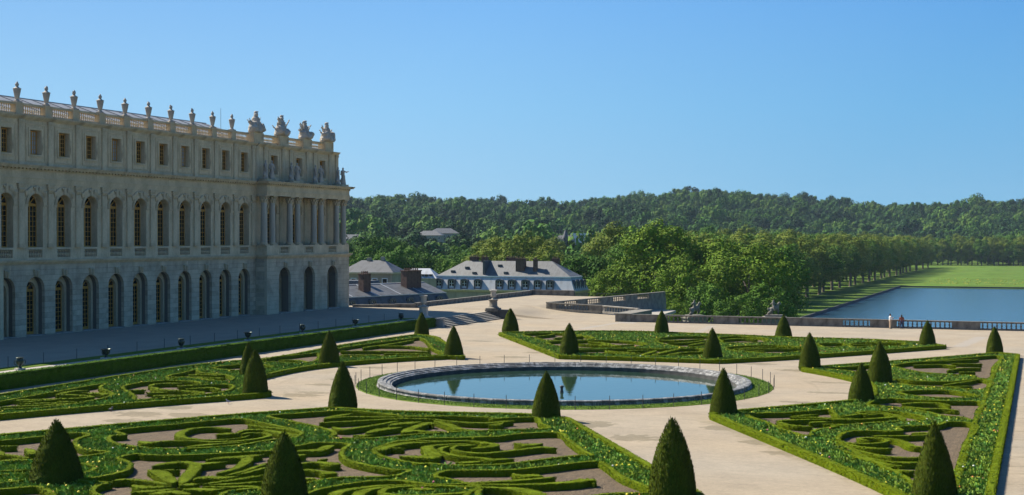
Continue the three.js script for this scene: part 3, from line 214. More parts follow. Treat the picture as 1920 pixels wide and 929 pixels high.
function gravelColour(x, z, marks) {
  const g = noise(x * 9, z * 9) * 0.17 + noise(x * 3.1, z * 3.1) * 0.10, big = noise(x * 0.22, z * 0.3) * 0.12 + noise(x * 0.8, z * 0.8, 4) * 0.09 + Math.max(0, noise(x * 0.45, z * 1.6, 14)) * -0.12;
  let k = 1 + g + big, warm = noise(x * 0.13, z * 0.17, 9) * 0.05, dirtShade = 0, pale = 0;
  if (marks) {
    const wob = noise(x * 1.7, z * 1.7, 2) * 0.5 + noise(x * 5, z * 5, 6) * 0.22;
    for (const s of STAINS) { const dx = (x - s[0]) / s[2], dz = (z - s[1]) / (s[3] * 1.9); if (dx * dx + dz * dz < 4) dirtShade = Math.max(dirtShade, sstep(1.05, 0.8, Math.hypot(dx, dz) + wob) * 0.85); }
    for (const s of STREAKS) { if (Math.abs(z - (s[1] + s[3]) / 2) > 14) continue; dirtShade = Math.max(dirtShade, s[5] * sstep(s[4] * 1.5, s[4] * 0.5, segD(x, z, s) + wob * s[4] * 2.4)); }  // soil strips along the hedges, plus the painted shadow bands, darken the gravel
    for (const s of PALE) pale = Math.max(pale, s[5] * sstep(s[4] * 1.3, s[4] * 0.6, segD(x, z, s) + wob * s[4]));
    const r = Math.hypot(x - PC[0], z - PC[1]); const arc = noise(r * 1.4, Math.atan2(z - PC[1], x - PC[0]) * 2.5, 8); if (r < 24) dirtShade = Math.max(dirtShade, sstep(0.28, 0.45, arc) * 0.28);
  }
  k *= 1 - 0.40 * dirtShade; const c = [0.290 * k * (1 + warm), 0.236 * k, 0.166 * k * (1 - warm * 1.5 - dirtShade * 0.10)];
  return pale ? [lerp(c[0], 0.29, pale), lerp(c[1], 0.27, pale), lerp(c[2], 0.245, pale)] : c;
}
const gravelBump = greyMap(512, 512, (u, v) => 0.5 + 0.6 * tile(u, v, 70, 3, 301));
const bumpRep = s => { const c = gravelBump.clone(); c.repeat.set(s, s); c.needsUpdate = true; return c; };
{
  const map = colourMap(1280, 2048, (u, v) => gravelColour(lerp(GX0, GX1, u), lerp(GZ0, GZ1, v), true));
  map.wrapS = map.wrapT = THREE.ClampToEdgeWrapping;
  const gb = gravelBump.clone(); gb.repeat.set(38, 62); gb.needsUpdate = true; const m = std({ map, bumpMap: gb, bumpScale: 0.03, roughness: 1 });
  const sh = new THREE.Shape([[GX0, -GZ0], [GX1, -GZ0], [GX1, -GZ1], [GX0, -GZ1]].map(p => new THREE.Vector2(...p))), hole = new THREE.Path(); hole.absarc(PC[0], -PC[1], 13.3, 0, 2 * Math.PI, true); sh.holes.push(hole);
  const g = new THREE.ShapeGeometry(sh, 64); g.rotateX(-Math.PI / 2);
  { const p = g.attributes.position, uv = g.attributes.uv; for (let i = 0; i < p.count; i++) uv.setXY(i, (p.getX(i) - GX0) / (GX1 - GX0), (p.getZ(i) - GZ0) / (GZ1 - GZ0)); g.computeVertexNormals(); }
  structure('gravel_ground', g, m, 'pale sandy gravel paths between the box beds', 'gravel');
}
const gravelTile = colourMap(512, 512, (u, v) => { const n = tile(u, v, 60, 3, 311) * 0.16 + tile(u, v, 6, 4, 313) * 0.22, k = 1 + n; return [0.275 * k, 0.224 * k, 0.158 * k * (1 - n * 0.2)]; });
const gravelRep = s => { const c = gravelTile.clone(); c.repeat.set(s, s); c.needsUpdate = true; return c; };
M.gravel = std({ map: gravelRep(0.08), bumpMap: bumpRep(0.4), bumpScale: 0.02, roughness: 1 });
{
  // the garden goes on to the right and towards the palace; a solid platform above the low ground
  structure('garden_platform', boxUV(merge([box(GX1 - 0.01, 130, -15.5, 0, GZ0 + 0.01, 60), box(GX0 + 0.02, GX1 - 0.01, -15.5, -1.2, GZ0 + 0.01, GZ1), box(GX0 + 0.02, GX1 - 0.01, -15.5, 0, GZ1, 60), box(GX0 + 0.02, GX1 - 0.01, -1.2, -0.01, GZ0 + 0.01, GZ0 + 0.4)])), M.gravel, 'gravel platform carrying the garden beds', 'ground');
  // the terrace along the palace, rising a little towards the wall, and the slope beyond the stairs
  const P = [], U = [], I = []; const xs = [-140, -112, -96, -92, -88, -84, -82, -80, -78, -76, -74, -72, -70.2], zs = []; for (let z = 60; z >= -171; z -= 7) zs.push(z); zs.push(-171.5);
  const th = x => lerp(1.2, 0.95, clamp((x + 92) / 20));
  for (const z of zs) for (const x of xs) { P.push(x, th(x), z); U.push(x, z); }
  for (let j = 0; j < zs.length - 1; j++) for (let i = 0; i < xs.length - 1; i++) { const a = j * xs.length + i, b = a + 1, c = a + xs.length, d = c + 1; I.push(a, b, c, b, d, c); }
  const skirt = P.length / 3; for (const z of [60, -171.5]) { P.push(-70.2, 0.95, z, -70.2, -0.2, z); U.push(z, 0.95, z, 0); } I.push(skirt, skirt + 1, skirt + 2, skirt + 1, skirt + 3, skirt + 2);
  const g = new THREE.BufferGeometry(); g.setAttribute('position', new THREE.Float32BufferAttribute(P, 3)); g.setAttribute('uv', new THREE.Float32BufferAttribute(U, 2)); g.setIndex(I); g.computeVertexNormals();
  structure('palace_terrace', g, M.gravel, 'raised gravel terrace along the palace front', 'terrace');
  // ground beyond the stairs: from garden level up to the level of the terrace
  const P2 = [], U2 = [], I2 = [], n = 40, m2 = 40;
  const edgeR = z => z > -178 ? lerp(-49, -53, clamp((-168.6 - z) / 9.4)) : z > -181.3 ? lerp(-53, -58, (-178 - z) / 3.3) : z > -183.6 ? lerp(-58, -67, (-181.3 - z) / 2.3) : lerp(-67, -58.4, (-183.6 - z) / 31.6);
  const edgeL = z => z > -171.4 ? -70.25 : -82.2;
  const zrow = []; for (let k = 0; k <= n; k++) zrow.push(k < 10 ? lerp(-168.55, -171.4, k / 9) : lerp(-171.45, -216, (k - 10) / (n - 10)));
  for (const z of zrow) for (let i = 0; i <= m2; i++) {
    const x = lerp(edgeL(z), edgeR(z), i / m2), up = Math.max(sstep(-172, -205, z), sstep(-64.5, -69.5, x) * sstep(-169.8, -172.5, z)), y = lerp(0, lerp(1.05, 1.15, sstep(-70, -82, x)), up);
    P2.push(x, y + 0.004, z); U2.push(x, z);
  }
  for (let j = 0; j < n; j++) for (let i = 0; i < m2; i++) { const a = j * (m2 + 1) + i, b = a + 1, c = a + m2 + 1, d = c + 1; I2.push(a, b, c, b, d, c); }
  const g2 = new THREE.BufferGeometry(); g2.setAttribute('position', new THREE.Float32BufferAttribute(P2, 3)); g2.setAttribute('uv', new THREE.Float32BufferAttribute(U2, 2)); g2.setIndex(I2); g2.computeVertexNormals();
  structure('gravel_slope', g2, M.gravel, 'gravel forecourt sloping up beyond the stone steps', 'gravel');
  structure('forecourt_base', boxUV(merge([box(-82.3, -68, -15, -0.9, -216, -171.6)])), M.weathered, 'masonry base below the gravel forecourt', 'base');
}
// ---------------------------------------------------------------- low ground, lake, lawns, hills
const camAz = (x, z) => { const c = Math.cos(YAW), s = Math.sin(YAW), f = -x * s - z * c, r = x * c - z * s; return 960 + 2560 * r / Math.max(1, f); };   // bearing, as a number that grows to the right
const RIDGE = [[-200, 66], [300, 62], [660, 60], [860, 56], [980, 52], [1080, 54], [1180, 64], [1250, 70], [1340, 74], [1430, 66], [1520, 58], [1600, 54], [1750, 52], [1850, 58], [1950, 60], [2600, 66]];
const tab = (T, v) => { for (let i = 1; i < T.length; i++) if (v <= T[i][0]) return lerp(T[i - 1][1], T[i][1], clamp((v - T[i - 1][0]) / (T[i][0] - T[i - 1][0]))); return T[T.length - 1][1]; };
const LOW = -13.4;
function groundAt(x, z) {
  if (z > -170) return -14;
  const d = Math.hypot(x, z), a = camAz(x, z), start = tab([[0, 620], [700, 640], [1000, 760], [1350, 1150], [1600, 1300], [2000, 1330]], a);
  const rise = tab(RIDGE, a), t = sstep(start, 2150, d) * 0.75 + 0.25 * clamp((d - start) / (2150 - start));
  let y = lerp(LOW, rise - 11, t) - Math.max(0, d - 2200) * 0.05; y += noise(x * 0.006, z * 0.006) * 8 * sstep(start + 50, start + 400, d);
  return y;
}
const LAKE = { x0: -70, x1: 190, z0: -300, z1: -708 };
{
  const P = [], U = [], I = [], xs = [], zs = [];
  for (let x = -1500; x < -130; x += 45) xs.push(x); for (let x = -130; x < -70.4; x += 9) xs.push(x); xs.push(-70.4, -69.9); for (let x = -60; x < 190; x += 30) xs.push(x); xs.push(190, 190.6); for (let x = 230; x <= 1200; x += 60) xs.push(x);
  for (let z = -150; z > -300; z -= 15) zs.push(z); zs.push(-299.7, -300.2); for (let z = -320; z > -707; z -= 15) zs.push(z); zs.push(-707.6, -708.1); for (let z = -722; z > -1300; z -= 22) zs.push(z); for (let z = -1310; z > -2900; z -= 40) zs.push(z);
  for (const z of zs) for (const x of xs) { const inL = x > LAKE.x0 - 0.2 && x < LAKE.x1 + 0.2 && z < LAKE.z0 && z > LAKE.z1 + 0.2; P.push(x, inL ? -16 : groundAt(x, z), z); U.push(x, z); }
  for (let j = 0; j < zs.length - 1; j++) for (let i = 0; i < xs.length - 1; i++) { const a = j * xs.length + i, b = a + 1, c = a + xs.length, d = c + 1; I.push(a, b, c, b, d, c); }
  const g = new THREE.BufferGeometry(); g.setAttribute('position', new THREE.Float32BufferAttribute(P, 3)); g.setAttribute('uv', new THREE.Float32BufferAttribute(U, 2)); g.setIndex(I); g.computeVertexNormals();
  const tx = colourMap(512, 512, (u, v) => { const n = tile(u, v, 8, 5, 321), f = tile(u, v, 50, 2, 323), k = 1 + 0.45 * n + 0.3 * f, y = Math.max(0, tile(u, v, 5, 4, 329)); return [0.085 * k * (1 + y * 0.5), 0.145 * k, 0.022 * k]; });
  tx.repeat.set(0.008, 0.008);
  const m = veg({ map: tx, roughness: 1 });
  structure('meadow_terrain', g, m, 'green lawns round the lake running up into wooded hills', 'terrain');
  const nrm = greyMap(512, 512, (u, v) => 0.5 + 0.55 * tile(u, v, 40, 4, 331)); nrm.repeat.set(0.05, 0.02);
  const lakeMat = new THREE.MeshPhysicalMaterial({ color: rgb(0.022, 0.062, 0.105), roughness: 0.12, ior: 1.33, bumpMap: nrm, bumpScale: 0.10 });
  const lg = new THREE.PlaneGeometry(LAKE.x1 - LAKE.x0, LAKE.z0 - LAKE.z1); lg.rotateX(-Math.PI / 2); lg.translate((LAKE.x0 + LAKE.x1) / 2, -14.05, (LAKE.z0 + LAKE.z1) / 2);
  const uv = lg.attributes.uv; for (let i = 0; i < uv.count; i++) uv.setXY(i, lg.attributes.position.getX(i), lg.attributes.position.getZ(i));
  structure('lake', lg, lakeMat, 'long blue ornamental lake beyond the balustrade', 'lake');
  const e = 0.5;
  structure('lake_edging', boxUV(merge([box(LAKE.x0 - e, LAKE.x0, -15, -13.22, LAKE.z1, LAKE.z0), box(LAKE.x0 - e, LAKE.x1, -15, -13.23, LAKE.z1 - e, LAKE.z1), box(LAKE.x1, LAKE.x1 + e, -15, -13.22, LAKE.z1, LAKE.z0), box(LAKE.x0 - e, LAKE.x1, -15, -13.23, LAKE.z0, LAKE.z0 + e)])), M.darkStone, 'dark stone edging along the lake bank', 'edging');
  // buttercups in a band on the far lawn
  const R = rngOf(77), f = new THREE.PlaneGeometry(0.7, 0.3); f.rotateX(-0.9);
  const im = new THREE.InstancedMesh(f, std({ color: rgb(0.42, 0.33, 0.03) }), 800), q = new THREE.Object3D();
  for (let i = 0; i < 800; i++) { const x = -62 + R() * 130, z = -748 - Math.pow(R(), 1.3) * 110 + noise(x * 0.05, 3) * 25; q.position.set(x, groundAt(x, z) + 0.25, z); q.rotation.y = R() * 6; q.scale.setScalar(0.4 + R() * 0.5); q.updateMatrix(); im.setMatrixAt(i, q.matrix); }
  im.name = 'buttercups'; im.userData = { kind: 'stuff', label: 'thin band of yellow flowers on the far lawn', category: 'flowers' }; scene.add(im);
}
// ---------------------------------------------------------------- round pool
{
  const pool = thing('round_pool', 'round stone-rimmed pool with still water in the middle of the garden', 'pool', null, [PC[0], 0, PC[1]]);
  const prof = [[13.75, -0.02], [13.75, 0.07], [13.68, 0.10], [13.66, 0.25], [13.72, 0.28], [13.70, 0.35], [13.58, 0.38], [13.34, 0.37], [13.30, 0.31], [13.08, 0.29], [13.05, 0.21], [12.82, 0.19], [12.78, 0.12], [12.66, 0.10], [12.66, 0.04]];
  // the rim is laid as curved stones with open joints
  const N = 48, gap = 0.0016;
  for (let k = 0; k < N; k++) {
    const g0 = new THREE.LatheGeometry(prof.map(p => new THREE.Vector2(p[0], p[1])), 5, 2 * Math.PI * k / N + gap, 2 * Math.PI / N - 2 * gap).toNonIndexed(); g0.computeVertexNormals();
    const p = g0.attributes.position, uv = new Float32Array(p.count * 2); for (let i = 0; i < p.count; i++) { const x = p.getX(i), z = p.getZ(i); uv[2 * i] = Math.atan2(z, x) * 13.2 + 2; uv[2 * i + 1] = Math.hypot(x, z) + p.getY(i); const n = noise(x * 2.2, p.getY(i) * 3, z * 2.2) * 0.018; p.setY(i, p.getY(i) + n); }
    g0.setAttribute('uv', new THREE.BufferAttribute(uv, 2)); part(pool, 'rim_stone', g0, M.rim);
  }
  part(pool, 'basin_wall', (() => { const w = lathe([[12.67, -1.0], [12.67, 0.07]], 120); const p = w.attributes.position, uv = w.attributes.uv; for (let i = 0; i < p.count; i++) uv.setXY(i, Math.atan2(p.getZ(i), p.getX(i)) * 12.7, p.getY(i)); return w; })(), M.darkStone);
  const bed = new THREE.CircleGeometry(12.7, 96); bed.rotateX(-Math.PI / 2); bed.translate(0, -1.0, 0); part(pool, 'basin_floor', bed, M.darkStone);
  const ripple = greyMap(256, 256, (u, v) => 0.5 + 0.5 * tile(u, v, 14, 3, 341)); ripple.repeat.set(0.16, 0.16);
  const wm = new THREE.MeshPhysicalMaterial({ color: rgb(0.022, 0.048, 0.030), roughness: 0.025, ior: 1.5, bumpMap: ripple, bumpScale: 0.006 });
  const w = new THREE.CircleGeometry(12.668, 128); w.rotateX(-Math.PI / 2); const wu = w.attributes.uv; for (let i = 0; i < wu.count; i++) wu.setXY(i, w.attributes.position.getX(i), w.attributes.position.getZ(i));
  part(pool, 'water', w, wm, [0, -0.22, 0]);
  // turf ring round the rim
  const ring = []; const seg = 160, rp = [[13.78, 0.0], [13.80, 0.05], [14.1, 0.075], [14.9, 0.075], [15.22, 0.05], [15.27, 0.0]];
  const gg = lathe(rp.slice().reverse(), seg); { const p = gg.attributes.position, uv = gg.attributes.uv; for (let i = 0; i < p.count; i++) { const x = p.getX(i), z = p.getZ(i); uv.setXY(i, x, z); const f = 1 + noise(x * 3, z * 3) * 0.003; p.setX(i, x * f); p.setZ(i, z * f); } }
  const tr = single('turf_ring', gg, M.grass, 'ring of short turf round the stone pool', 'grass', null, [PC[0], 0, PC[1]]); tr.userData.kind = 'structure';
  // grass blades along the ring
  const R = rngOf(5), bl = new THREE.BufferGeometry(); bl.setAttribute('position', new THREE.Float32BufferAttribute([-0.02, 0, 0, 0.02, 0, 0, 0.005, 0.07, 0.02], 3)); bl.computeVertexNormals();
  const im = new THREE.InstancedMesh(bl, std({ color: rgb(0.12, 0.215, 0.025) }), 24000), q = new THREE.Object3D(), col = new THREE.Color();
  for (let i = 0; i < 24000; i++) { const a = R() * 6.2832, r = 13.85 + R() * 1.38; q.position.set(PC[0] + Math.cos(a) * r, 0.06, PC[1] + Math.sin(a) * r); q.rotation.set(0, R() * 6.28, 0); q.scale.set(1.2, 0.6 + R() * 0.8, 1); q.updateMatrix(); im.setMatrixAt(i, q.matrix); const k = 0.75 + R() * 0.5; im.setColorAt(i, col.setRGB(k * (0.9 + R() * 0.3), k, k * 0.9)); }
  im.name = 'turf_grass'; im.userData = { kind: 'stuff', label: 'short grass blades of the turf ring round the pool', category: 'grass' }; scene.add(im);
  // fountain nozzle
  const nz = thing('fountain_nozzle', 'short dark metal fountain pipe standing in the pool water', 'fountain', null, [-32.4, -0.68, -91.8]);
  part(nz, 'pipe', lathe([[0, 0], [0.13, 0], [0.13, 0.55], [0.10, 0.58], [0.10, 0.80], [0.15, 0.83], [0.15, 0.92], [0.08, 0.95], [0, 0.95]], 14), M.iron);
  // thin posts round the turf
  const pg = merge([lathe([[0, 0], [0.022, 0], [0.022, 0.86], [0.0, 0.88]], 6)]);
  for (let k = 0; k < 44; k++) { const a = 2 * Math.PI * (k + 0.3) / 44; single('fence_post', pg, M.iron, 'thin dark metal post of the ring standing round the pool turf', 'post', 'thin metal posts round the pool', [PC[0] + Math.cos(a) * 15.35, 0, PC[1] + Math.sin(a) * 15.35]); }
}
// ---------------------------------------------------------------- clipped hedges, flower beds, yews
// one small leaf face standing off a surface: c on the surface, n its outward direction
function LEAFQ(P, N, cx, cy, cz, nx, ny, nz, size, R, jit = 1.7) {
  let ax = nx + (R() - 0.5) * jit, ay = ny + (R() - 0.5) * jit, az = nz + (R() - 0.5) * jit; let l = Math.hypot(ax, ay, az) || 1; ax /= l; ay /= l; az /= l;
  let tx = R() - 0.5, ty = R() - 0.5, tz = R() - 0.5, d = tx * ax + ty * ay + tz * az; tx -= d * ax; ty -= d * ay; tz -= d * az; l = Math.hypot(tx, ty, tz) || 1; const s = size * (0.6 + R() * 0.8), k = s * 0.75 / l, off = size * R() * 0.5 * jit; tx *= k; ty *= k; tz *= k;
  const bx = (ay * tz - az * ty) * 1.15, by = (az * tx - ax * tz) * 1.15, bz = (ax * ty - ay * tx) * 1.15; cx += nx * off; cy += ny * off; cz += nz * off;
  P.push(cx - tx, cy - ty, cz - tz, cx + tx, cy + ty, cz + tz, cx + bx, cy + by, cz + bz); N.push(ax, ay, az, ax, ay, az, ax, ay, az);
}
// a hedge along a line of [x, z, width] at a given height: rounded shoulders, uneven clipped faces, loose leaves
function hedgeGeo(pts, h, closed, step, leaves, seed, w0 = 0.4, amp = 0.03, leaf = 0.05) {
  const R = rngOf(seed), cp = pts.map(p => new THREE.Vector3(p[0], p[2] ?? w0, p[1]));
  const curve = new THREE.CatmullRomCurve3(cp, closed, 'centripetal'), len = curve.getLength(), n = Math.max(4, Math.round(len / step));
  const S = []; for (let i = 0; i <= n; i++) S.push(curve.getPointAt(i / n));
  const pr = [[-0.47, 0], [-0.5, 0.35], [-0.5, 0.72], [-0.43, 0.95], [-0.22, 1.0], [0.22, 1.0], [0.43, 0.95], [0.5, 0.72], [0.5, 0.35], [0.47, 0]], K = pr.length;
  const P = [], U = [], I = [], LP = [], LN = [];
  let s = 0;
  for (let i = 0; i <= n; i++) {
    const a = S[closed ? (i - 1 + n) % n : Math.max(0, i - 1)], b = S[closed ? (i + 1) % n : Math.min(n, i + 1)]; const ii = closed ? i % n : i; const c = S[ii];
    let tx = b.x - a.x, tz = b.z - a.z; const l = Math.hypot(tx, tz) || 1; tx /= l; tz /= l; const nx = -tz, nz = tx; let w = Math.max(0.15, c.y);
    if (!closed) { const e = Math.min(i, n - i) * len / n; w *= e < 0.15 ? 0.45 : e < 0.3 ? 0.8 : 1; }
    if (i) s += len / n;
    for (let k = 0; k < K; k++) {
      const o = pr[k][0] * w, y = pr[k][1] * h, x = c.x + nx * o, z = c.z + nz * o, d = noise(x * 5.1, y * 6, z * 5.1) * amp * 0.5 + noise(x * 14, y * 15, z * 14) * amp * 0.7, dy = pr[k][1] > 0.9 ? noise(x * 1.3, 5, z * 1.3) * 0.03 + d * 0.5 : 0;
      P.push(x + nx * d * Math.sign(o || 1), Math.max(-0.02, y + dy), z + nz * d * Math.sign(o || 1)); U.push(s + seed * 0.37, k * 0.13 * Math.max(1, w * 1.4));
    }
    if (leaves) { const cnt = leaves * (len / n) * (w + 1.8 * h), m = Math.floor(cnt + R()); for (let q = 0; q < m; q++) { const u = R() * (w + 1.8 * h) - (w / 2 + 0.9 * h), top = Math.abs(u) < w / 2, sg = Math.sign(u), y = top ? h : h - (Math.abs(u) - w / 2), o = top ? u : sg * (w / 2 - leaf * 0.4), j = (R() - 0.5) * len / n; LEAFQ(LP, LN, c.x + nx * o + tx * j, y, c.z + nz * o + tz * j, top ? 0 : nx * sg, top ? 1 : 0.1, top ? 0 : nz * sg, leaf, R, top ? 0.55 : 1.6); } }
  }
  for (let i = 0; i < n; i++) for (let k = 0; k < K - 1; k++) { const a = i * K + k, b = a + K; I.push(a, a + 1, b, a + 1, b + 1, b); }
  if (!closed) for (const [i0, f] of [[0, 1], [n * K, -1]]) for (let k = 1; k < K - 1; k++) f > 0 ? I.push(i0, i0 + k + 1, i0 + k) : I.push(i0, i0 + k, i0 + k + 1);
  const g = new THREE.BufferGeometry(); g.setAttribute('position', new THREE.Float32BufferAttribute(P, 3)); g.setAttribute('uv', new THREE.Float32BufferAttribute(U, 2)); g.setIndex(I); g.computeVertexNormals();
  if (!LP.length) return g;
  const lg = new THREE.BufferGeometry(); lg.setAttribute('position', new THREE.Float32BufferAttribute(LP, 3)); lg.setAttribute('normal', new THREE.Float32BufferAttribute(LN, 3)); const lu = new Float32Array(LP.length / 3 * 2); for (let i = 0; i < lu.length; i += 6) { const u = R() * 40, v = R() * 40; for (let k = 0; k < 6; k += 2) { lu[i + k] = u + 0.002 * k; lu[i + k + 1] = v + 0.001 * k; } } lg.setAttribute('uv', new THREE.BufferAttribute(lu, 2));
  return mergeGeometries([g.toNonIndexed(), lg]);
}
const inPoly = (x, z, p) => { let c = false; for (let i = 0, j = p.length - 1; i < p.length; j = i++) if ((p[i][1] > z) !== (p[j][1] > z) && x < (p[j][0] - p[i][0]) * (z - p[i][1]) / (p[j][1] - p[i][1]) + p[i][0]) c = !c; return c; };
const smoothLoop = (pts, n) => new THREE.CatmullRomCurve3(pts.map(p => new THREE.Vector3(p[0], 0, p[1])), true, 'centripetal').getSpacedPoints(n).map(v => [v.x, v.z]);
// one leafy bedding plant, and blossom heads
function tuftGeo(seed) {
  const R = rngOf(seed), P = [], N = [];
  for (let i = 0; i < 13; i++) { const a = R() * 6.283, l = 0.06 + R() * 0.06, up = 0.05 + R() * 0.12, w = 0.022 + R() * 0.014, c = Math.cos(a), s = Math.sin(a), h = 0.03 + R() * 0.08; const tri = [[-s * w, h, c * w], [s * w, h, -c * w], [c * l, h + up, s * l]], tri2 = [[c * l, h + up, s * l], [s * w, h, -c * w], [c * l * 1.7, h + up * 0.95, s * l * 1.7]]; for (const t of [tri, tri2]) for (const p of t) { P.push(...p); N.push(c * 0.4, 0.9, s * 0.4); } }
  const g = new THREE.BufferGeometry(); g.setAttribute('position', new THREE.Float32BufferAttribute(P, 3)); g.computeVertexNormals(); return g;
}
const TUFTS = [tuftGeo(1), tuftGeo(2), tuftGeo(3)];
const blossomGeo = (() => { const g = new THREE.IcosahedronGeometry(0.05, 0); g.scale(1, 0.7, 1); return g; })();
const plantMat = new THREE.MeshPhysicalMaterial({ color: rgb(0.180, 0.280, 0.046), roughness: 0.5, specularIntensity: 0.15 }), blossomMat = std({ color: rgb(1, 1, 1), roughness: 0.6 });
BEDS.forEach((b, bi) => {
  const bed = thing('box_parterre', b.label, 'flower bed', 'box and flower beds of the garden');
  const near = bi === 0 || bi === 1, step = [0.16, 0.2, 0.32, 0.3][bi], lv = [520, 400, 130, 150][bi], lf = [0.046, 0.052, 0.085, 0.08][bi];
  const loop = bi === 0 ? b.outline : b.outline;
  // soil sheet
  const sh = new THREE.Shape(loop.map(p => new THREE.Vector2(p[0], -p[1]))), sg = new THREE.ShapeGeometry(sh); sg.rotateX(-Math.PI / 2); { const p = sg.attributes.position, uv = sg.attributes.uv; for (let i = 0; i < p.count; i++) { p.setY(i, 0.012); uv.setXY(i, p.getX(i), p.getZ(i)); } }
  part(bed, 'soil', sg, M.soil);
  // clods of soil, so that the bare earth is not flat
  const R = rngOf(100 + bi), q = new THREE.Object3D(), col = new THREE.Color();
  // outer hedge: along each stretch of the outline
  const ring = loop.map((p, i) => p);
  const runs = []; { let cur = [ring[0]]; for (let i = 1; i <= ring.length; i++) { const p = ring[i % ring.length]; cur.push(p); const a = ring[(i - 1) % ring.length], c = ring[(i + 1) % ring.length], v1 = [p[0] - a[0], p[1] - a[1]], v2 = [c[0] - p[0], c[1] - p[1]], cs = (v1[0] * v2[0] + v1[1] * v2[1]) / (Math.hypot(...v1) * Math.hypot(...v2)); if (cs < 0.82) { runs.push(cur); cur = [p]; } } if (cur.length > 1) runs.push(cur); }
  runs.forEach((r, i) => part(bed, 'border_hedge', hedgeGeo(r.map(p => [p[0], p[1], 0.36]), 0.37, false, step, lv, 1000 + bi * 100 + i, 0.4, 0.03, lf), M.box));
  const comps = b.comps.map(c => smoothLoop(c, 120));
  b.comps.forEach((c, i) => part(bed, 'edging_hedge', hedgeGeo(c.map(p => [p[0], p[1], 0.24]), 0.32, true, step, lv, 2000 + bi * 100 + i, 0.4, 0.03, lf), M.box));
  b.scrolls.forEach((c, i) => part(bed, 'scroll_hedge', hedgeGeo(c.map(p => [p[0], p[1], (p[2] ?? 0.5) * 0.6]), 0.31, false, step * 0.8, lv, 3000 + bi * 100 + i, 0.4, 0.03, lf), M.box));
  // bedding plants everywhere between the edging hedges
  const xs = loop.map(p => p[0]), zs = loop.map(p => p[1]), x0 = Math.min(...xs), x1 = Math.max(...xs), z0 = Math.min(...zs), z1 = Math.max(...zs), area = (x1 - x0) * (z1 - z0), dens = [34, 30, 20, 22][bi], list = [];
  for (let i = 0, n = area * dens; i < n; i++) { const x = x0 + R() * (x1 - x0), z = z0 + R() * (z1 - z0); if (!inPoly(x, z, loop)) continue; if (comps.some(c => inPoly(x, z, c)) && !(b.flowerIn || []).some(c => inPoly(x, z, c))) continue; list.push([x, z]); }
  for (let v = 0; v < 3; v++) {
    const l = list.filter((_, i) => i % 3 === v), im = new THREE.InstancedMesh(TUFTS[v], plantMat, l.length);
    l.forEach(([x, z], i) => { q.position.set(x, 0.01, z); q.rotation.set(0, R() * 6.283, 0); const s = 0.8 + R() * 0.6; q.scale.set(s, s * (0.65 + R() * 0.55), s); q.updateMatrix(); im.setMatrixAt(i, q.matrix); const k = 0.55 + R() * 0.9, y = R(); im.setColorAt(i, col.setRGB(k * (0.75 + y * 0.5), k, k * (1.1 - y * 0.5))); });
    im.name = 'bedding_plants'; im.userData = { kind: 'stuff' }; im.castShadow = im.receiveShadow = true; bed.add(im);
  }
  const fl = list.filter(([x, z]) => R() < 0.018 + 0.07 * sstep(0.12, 0.4, noise(x * 0.9, z * 0.9))), im = new THREE.InstancedMesh(blossomGeo, blossomMat, Math.max(1, fl.length));
  fl.forEach(([x, z], i) => { q.position.set(x + (R() - 0.5) * 0.2, 0.18 + R() * 0.16, z + (R() - 0.5) * 0.2); q.rotation.set(R(), R() * 6, 0); const s = 0.5 + R() * 0.95; q.scale.setScalar(s); q.updateMatrix(); im.setMatrixAt(i, q.matrix); const t = R(); im.setColorAt(i, t < 0.74 ? col.setRGB(0.78, 0.56 + R() * 0.15, 0.02) : t < 0.82 ? col.setRGB(0.62, 0.62, 0.50) : t < 0.92 ? col.setRGB(0.72, 0.25, 0.03) : col.setRGB(0.42, 0.10, 0.12)); });
  im.name = 'blossoms'; im.userData = { kind: 'stuff' }; bed.add(im);
});
// tall clipped hedge below the terrace
{
  const pts = []; for (let z = -40; z >= -149; z -= 3) pts.push([-69.5, z, 0.95]); pts.push([-69.5, -150.2, 0.95]);
  single('clipped_hedge', hedgeGeo(pts, 1.12, false, 0.35, 170, 4001, 0.95, 0.05, 0.085), M.hedge, 'long tall clipped hedge along the foot of the palace terrace', 'hedge');
  single('stone_coping', boxUV(box(-71.5, -70.15, 0.9, 1.03, -150, 40)), M.step, 'pale stone coping along the terrace edge behind the tall hedge', 'coping');
  const gs = boxUV(box(-73.1, -71.5, 0.9, 1.06, -149.5, 40)); const s = single('grass_strip', gs, M.grass, 'narrow green verge between coping and shaded terrace', 'grass'); s.userData.kind = 'structure';
  const pg = lathe([[0, 0], [0.025, 0], [0.025, 0.85], [0, 0.87]], 6);
  for (let k = 0; k < 22; k++) single('verge_post', pg, M.iron, 'thin dark post on the verge of the shaded terrace', 'post', 'thin posts along the terrace verge', [-73.0, 1.02, -66 - k * 3.9]);
}
